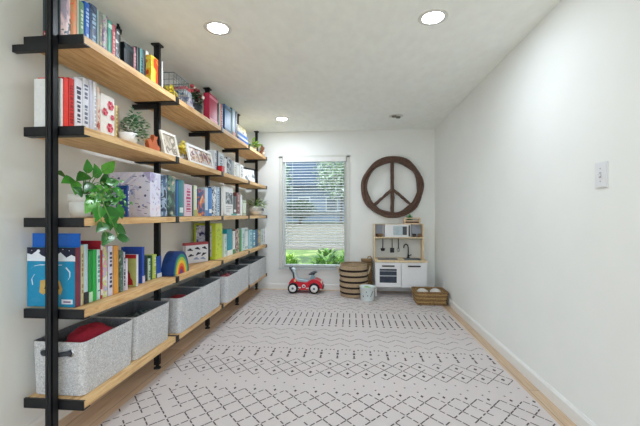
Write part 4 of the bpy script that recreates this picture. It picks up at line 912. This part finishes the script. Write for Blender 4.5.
MB().lathe([(.02, 0), (.026, .02), (.02, .02)], (CXa-.035, KY+.285, z_+.0625), 12).build('root_ball', mat('#4a3a2e', .9, .2), t)
# ------------------------------------------------------------------ tall striped basket, wicker hamper, bucket, low basket
bx = Xx(353.7, 4.945); by = 4.945; br_ = .193; bh = Zy(265.5, bx, 4.8)-RZ
t = thing('striped_basket', 'tall round natural basket with black stripes under the window corner', 'basket', (bx, by, RZ))
WK = mat('#b59d80', .9, .25, 70, 0, .5, stretch=(1, 1, 4)); prof = []
n = 22
for i in range(n+1):
    q = i/n; prof += [(br_*(.96+.06*sin(pi*q))+.004*(i % 2), bh*q)]
prof += [(br_*.93, bh), (br_*.90, bh*.9), (br_*.88, .02), (1e-4, .02)]
MB().lathe([(1e-4, 0)]+prof, (bx, by, RZ), 36).build('body', WK, t)
for q in (.10, .275, .45, .62, .79):
    zz = RZ+bh*q; rr = br_*(.96+.06*sin(pi*q))+.001
    MB().lathe([(rr, 0), (rr+.006, .006), (rr+.006, .024), (rr, .030)], (bx, by, zz), 36).build('band', mat('#2c211d', .9, .2, 50), t)
MB().tube([(bx+br_*.95*cos(a), by+br_*.95*sin(a), RZ+bh) for a in [2*pi*i/36 for i in range(36)]], .011, 8, closed=True).build('rim', mat('#a08a6c', .9, .3, 80, 0, .5), t)
for sx in (-1, 1):
    MB().tube([(bx+sx*(br_+.008), by-.05, RZ+bh*.72), (bx+sx*(br_+.035), by-.04, RZ+bh*.9), (bx+sx*(br_+.035), by+.04, RZ+bh*.9), (bx+sx*(br_+.008), by+.05, RZ+bh*.72)], .011, 7).build('handle', mat('#b8a789', .9, .3, 80), t)
hx0, hx1 = KX-w-.19, KX-w-.02
t = thing('wicker_hamper', 'brown wicker hamper wedged between striped basket and toy kitchen', 'hamper', ((hx0+hx1)/2, 5.222, RZ), world=False)
hw2 = .083; hhh = Zy(262, .3, 5.05)-RZ; m = MB(); WK2 = mat('#8f7350', .9, .3, 60, 0, .5, stretch=(1, 1, 5))
for k in range(14):
    z_ = .012+(hhh-.02)*k/13; m.tube([(x, y, z_) for x, y in rrect(hw2-.012, .066, .02, 3)], .0135, 6, closed=True)
m.box(-hw2+.012, hw2-.012, -.066, .066, 0, hhh-.03); m.build('body', WK2, t)
MB().box(-hw2, hw2, -.08, .08, hhh, hhh+.018, b=.01).build('lid', WK2, t)
MB().tube([(.0, -.06, hhh+.012), (.02, -.05, hhh+.06), (.05, -.05, hhh+.07), (.08, 0, hhh+.014)], .009, 6).build('handle', mat('#a98c62', .9, .2), t)
ux = Xx(367.3, 4.68); uy = 4.68; uh = Zy(286, ux, uy)-RZ
t = thing('bucket', 'small white pail with dark marks in front of striped basket', 'bucket', (ux, uy, RZ))
MB().lathe([(1e-4, 0), (.084, 0), (.088, .004), (.102, uh-.008), (.107, uh-.006), (.107, uh), (.099, uh), (.080, .02), (1e-4, .02)], (ux, uy, RZ), 30).build('body', mat('#e4eeee', .45, .04), t)
m = MB()
for k in range(10):
    a = -2.3+R.random()*1.5; zz = R.uniform(.3, .8)*uh; rr = .088+.0145*zz/uh+.001
    m.box(-.006, .006, -.0008, .0008, -.008, .008, M=Matrix.Translation((ux+rr*cos(a), uy+rr*sin(a), RZ+zz)) @ Matrix.Rotation(a-pi/2, 4, 'Z'))
m.build('printed_marks', mat('#7d9096', .5), t)
for sx in (-1, 1): MB().lathe([(.010, 0), (.010, .006)], (0, 0, 0), 10, M=Matrix.Translation((ux+sx*.101, uy, RZ+uh*.85)) @ Matrix.Rotation(sx*pi/2, 4, 'Y')).build('handle_ear', BLK, t)
lump('toy_frog', 'green soft toy peeking out of the white pail', 'toy', (ux, uy, RZ+uh-.035), .052, mat('#7cb356', .8, .15), 1.1, 1.1, .55)
# low basket in the corner
lx0, lx1 = Xx(415.5, 4.48), XR-.025; ly0, ly1 = 4.46, 4.80; lh = .165
t = thing('wicker_tray', 'low brown woven basket of white towels by the right wall', 'basket', ((lx0+lx1)/2, (ly0+ly1)/2, RZ), world=False)
WK3 = mat('#8e6f4a', .85, .35, 45, 0, .6, stretch=(1, 1, 2)); WK4 = mat('#b0905f', .85, .3, 45, 0, .6)
lw, ll = (lx1-lx0)/2, (ly1-ly0)/2; m = MB(); rows = 7
for k in range(rows):
    f = .90+.1*k/(rows-1); z_ = .013+(lh-.02)*k/(rows-1); base_ = rrect(lw*f-.012, ll*f-.012, .03, 4); pts = []
    nn = len(base_); dense = []
    for i in range(nn):
        p, q = Vector(base_[i]), Vector(base_[(i+1) % nn]); s = max(1, int((q-p).length/.02)); dense += [p.lerp(q, j/s) for j in range(s)]
    for i, p in enumerate(dense):
        o = .006*(1 if (i+k) % 2 else -1); d_ = p.normalized(); pts.append((p.x+d_.x*o, p.y+d_.y*o, z_))
    m.tube(pts, .0125 if k < rows-1 else .015, 6, k % 2, closed=True)
m.build('woven_sides', [WK3, WK4], t); MB().box(-lw*.88, lw*.88, -ll*.88, ll*.88, 0.001, .012).build('bottom', WK3, t)
for k, (xo, yo, lb) in enumerate(((-.09, 0, 'white rolled towel, nearer the toy kitchen in low basket'), (.08, .01, 'white folded towel, nearer the right wall in low basket'))):
    lump('towel', lb, 'towel', ((lx0+lx1)/2+xo, (ly0+ly1)/2+yo, RZ+.125), .068, mat('#dcd8d2', .9, .05, 60, 0, .2), 1.05, 1.4, .8, amp=.07)
# ------------------------------------------------------------------ ride-on toy car
cx0, cx1 = Xx(287.5, 4.98), Xx(322, 4.98); RXc = (cx0+cx1)/2; L = cx1-cx0
t = thing('ride_on_car', 'red ride-on toy car with white wheel hubs below the window', 'ride-on toy', (RXc, 5.09, RZ), world=False)
RED = mat('#d31f30', .3, .06, 10); h2 = L/2
def X(p): return (p-304.5)/34.5*L
arch = []
body = [(X(288), .07), (X(288.5), .15), (X(291), .20), (X(294), .215), (X(297), .17), (X(304), .155), (X(308), .165), (X(311), .20), (X(316), .20), (X(320), .17), (X(322), .12), (X(322), .07)]
def wheelcut(xc, r): return [(xc+r*cos(a), .075+r*sin(a)) for a in [pi*i/10 for i in range(0, 11)]]
wxs = (X(292.7), X(314)); bot = [(X(322), .06)]+[(x, z) for x, z in wheelcut(wxs[1], .082)]+wheelcut(wxs[0], .082)+[(X(288), .06)]
poly = body[::1]; 
poly = [p for p in body]+[(X(322), .068)]+[p for p in wheelcut(wxs[1], .08) if X(288) < p[0] < X(321.8)]+[(x, .05) for x in (wxs[1]-.085, wxs[0]+.085)]+[p for p in wheelcut(wxs[0], .08) if X(288.2) < p[0]]+[(X(288.1), .068)]
bd = MB().prism(poly, -.10, .10, 'y').build('body', RED, t)
bv = bd.modifiers.new('bevel', 'BEVEL'); bv.width = .008; bv.segments = 2; bv.limit_method = 'ANGLE'
for xc in wxs:
    for sy in (-1, 1):
        wl_ = MB().lathe([(.045, -.025), (.070, -.025), (.076, -.015), (.076, .015), (.070, .025), (.045, .025)], (0, 0, 0), 26, M=Matrix.Translation((xc, sy*.108, .076)) @ Matrix.Rotation(pi/2, 4, 'X')).build('wheel', mat('#1d1d20', .7, .1), t)
        MB().lathe([(.052, .0262), (.049, .030), (.026, .0285), (1e-4, .032)], (0, 0, 0), 22, M=Matrix.Translation((xc, sy*.108, .076)) @ Matrix.Rotation(-sy*pi/2, 4, 'X')).build('hub', mat('#e3e3e1', .35), wl_)
        MB().lathe([(.016, 0), (.014, .006), (1e-4, .007)], (0, 0, 0), 14, M=Matrix.Translation((xc, sy*.1385, .076)) @ Matrix.Rotation(-sy*pi/2, 4, 'X')).build('hub_cap', mat('#5a5d63', .4), wl_)
TEAL = mat('#8fb3bd', .4, .05); GRY = mat('#3c424b', .45, .08)
MB().prism([(X(295.5), .165), (X(307), .160), (X(308), .175), (X(302), .185), (X(296), .195)], -.075, .075, 'y').build('seat', mat('#a9bcc4', .45, .04), t)
m = MB()
for sy in (-.07, .07): m.tube([(X(293.5), sy, .20), (X(292.5), sy, .29), (X(289.3), sy, .365)], .013, 8)
m.tube([(X(289.3), -.07, .365), (X(289.3), .07, .365)], .013, 8); m.build('push_handle', GRY, t)
MB().prism([(X(293.8), .20), (X(296.8), .19), (X(293.4), .335), (X(291), .355), (X(290.3), .35)], -.055, .055, 'y').build('backrest', mat('#c9d3d8', .4, .05), t)
MB().prism([(X(308.5), .165), (X(314), .20), (X(313), .255), (X(310.5), .262)], -.035, .035, 'y').build('steering_column', TEAL, t)
st_ = MB(); Ms = Matrix.Translation((X(312), 0, .285)) @ Matrix.Rotation(radians(-18), 4, 'Y')
st_.tube([(.055*cos(a), .075*sin(a), 0) for a in [2*pi*i/24 for i in range(24)]], .012, 8, closed=True, M=Ms); st_.lathe([(.022, -.03), (.026, .006), (1e-4, .010)], (0, 0, 0), 14, M=Ms); st_.box(-.05, .05, -.01, .01, -.005, .005, M=Ms); st_.build('steering_wheel', GRY, t)
m = MB()
for sy in (-1, 1):
    yy = sy*.1012
    m.lathe([(1e-4, 0), (.026, 0)], (0, 0, 0), 18, 0, Matrix.Translation((X(303.5), yy, .105)) @ Matrix.Rotation(-sy*pi/2, 4, 'X'), False)
    m.prism([(X(297.5), .078), (X(300), .072), (X(301), .09), (X(298), .095)], yy-.0006, yy+.0006, 'y', 0); m.prism([(X(305.5), .068), (X(309), .072), (X(308.6), .085), (X(305.8), .082)], yy-.0006, yy+.0006, 'y', 0)
    m.prism([(X(302.6), .092), (X(304.6), .092), (X(304.2), .116), (X(302.9), .116)], yy-.001+sy*.0012, yy+.001+sy*.0012, 'y', 1)
m.build('side_decals', [mat('#e4e0e2', .4), mat('#8d2a3a', .4)], t)
m = MB()
for sy in (-.06, .06): m.ball((X(320.6), sy, .155), .022, 12, 0, .6)
m.build('headlights', mat('#e6e2d0', .2), t)
MB().lathe([(.018, 0), (.018, .004)], (0, 0, 0), 12, M=Matrix.Translation((X(294.7), -.101, .185)) @ Matrix.Rotation(pi/2, 4, 'X')).build('tail_light', mat('#e3c08a', .3), t)
MB().box(X(321), X(323), -.09, .09, .065, .10, b=.006).build('bumper', GRY, t)
# ------------------------------------------------------------------ wall plates and lamps
yw, zw = Yx(602, XR), Zy(175, XR, Yx(602, XR))
t = thing('light_switch', 'white toggle light switch plate on the right wall', 'light switch', (XR, yw, zw), world=False)
m = MB(); pw, phh = .042, .064
m.prism([(-pw, -phh), (pw, -phh), (pw, phh), (-pw, phh)], -.006, 0, 'x').prism([(-pw+.005, -phh+.005), (pw-.005, -phh+.005), (pw-.005, phh-.005), (-pw+.005, phh-.005)], -.0085, -.006, 'x').build('plate', mat('#dedfe2', .35, .01), t)
MB().box(-.0095, -.0085, -.008, .008, -.014, .014).build('slot', mat('#a9abb0', .5), t)
MB().box(-.022, -.008, -.005, .005, -.002, .010, M=Matrix.Rotation(radians(-18), 4, 'Y')).build('toggle', mat('#e9e9ea', .3), t)
for zz in (-.032, .032): MB().lathe([(.0035, 0), (.003, .0012)], (0, 0, 0), 8, M=Matrix.Translation((-.0085, 0, zz)) @ Matrix.Rotation(-pi/2, 4, 'Y')).build('screw', mat('#8e9095', .4), t)
yo = Yx(443.6, XR); zo = Zy(283, XR, yo)
t = thing('power_outlet', 'white outlet plate low on the right wall above low basket', 'outlet', (XR, yo, zo), world=False)
MB().box(-.006, 0, -.036, .036, -.058, .058).build('plate', mat('#e4e5e6', .35, .01), t)
for zz in (-.02, .02): MB().box(-.008, -.006, -.014, .014, zz-.013, zz+.013).build('socket', mat('#c9cbce', .35), t)
def lamp(x, y, label, on=True, power=1):
    t = thing('recessed_light', label, 'ceiling light', (x, y, H), 'recessed ceiling lights', 0, world=False)
    MB().lathe([(.066, -.003), (.090, -.0035), (.094, -.002), (.094, 0)], (0, 0, 0), 36, cap=False).build('trim_ring', mat('#d9d9d4', .5, .02), t)
    if on: em = mat('#e9f3ff', .5, 0, emit=LAMP*power, key='lamp')
    else: em = mat('#c9cac2', .5, .03, key='lampoff')
    MB().lathe([(1e-4, -.0028), (.066, -.0028)], (0, 0, 0), 30).build('lens', em, t)
    return t
LAMP = 150
lamp(-.911, 2.305, 'lit round recessed ceiling light above the rug, nearer the shelves'); lamp(.53, 2.305, 'lit round recessed ceiling light nearer the right wall')
lamp(-.924, 4.586, 'lit round recessed ceiling light far back near the window', power=1.45)
t = lamp(.584, 4.58, 'unlit recessed ceiling light far back above the toy kitchen', on=False)
for (xo, yo_) in ((-.028, -.03), (.03, .02)): MB().lathe([(.026, -.022), (.030, -.018), (.030, -.008)], (xo, yo_, 0), 14).build('spot_head', mat('#77776e', .5, .1), t)
# ------------------------------------------------------------------ daylight
W = bpy.data.worlds.new('sky'); SC.world = W; W.use_nodes = True; nt = W.node_tree; bg = nt.nodes['Background']
sky = nt.nodes.new('ShaderNodeTexSky'); sky.sky_type = 'NISHITA'; sky.sun_disc = False; sky.sun_elevation = radians(50); sky.sun_rotation = radians(-70); sky.dust_density = 2; sky.air_density = 1
mx = nt.nodes.new('ShaderNodeMix'); mx.data_type = 'RGBA'; mx.inputs[0].default_value = .55; mx.inputs[7].default_value = (5.4, 6.0, 6.5, 1)
nt.links.new(sky.outputs[0], mx.inputs[6]); nt.links.new(mx.outputs[2], bg.inputs[0]); bg.inputs[1].default_value = .37
su = bpy.data.lights.new('sun', 'SUN'); su.energy = 1.0; su.angle = .01; so = bpy.data.objects.new('sun', su); COL.objects.link(so)
so.rotation_euler = (radians(20), radians(-42), 0)
SC.view_settings.view_transform = 'Standard'; SC.view_settings.look = 'None'; SC.view_settings.exposure = 0.73; SC.view_settings.gamma = 1
SC.view_settings.use_curve_mapping = False
SC.cycles.use_denoising = True; SC.cycles.max_bounces = 10; SC.cycles.diffuse_bounces = 9; SC.cycles.transparent_max_bounces = 12
SC.cycles.sample_clamp_indirect = 6; SC.cycles.caustics_reflective = False; SC.cycles.caustics_refractive = False
for o in SC.objects:
    if '_o' in o: del o['_o']
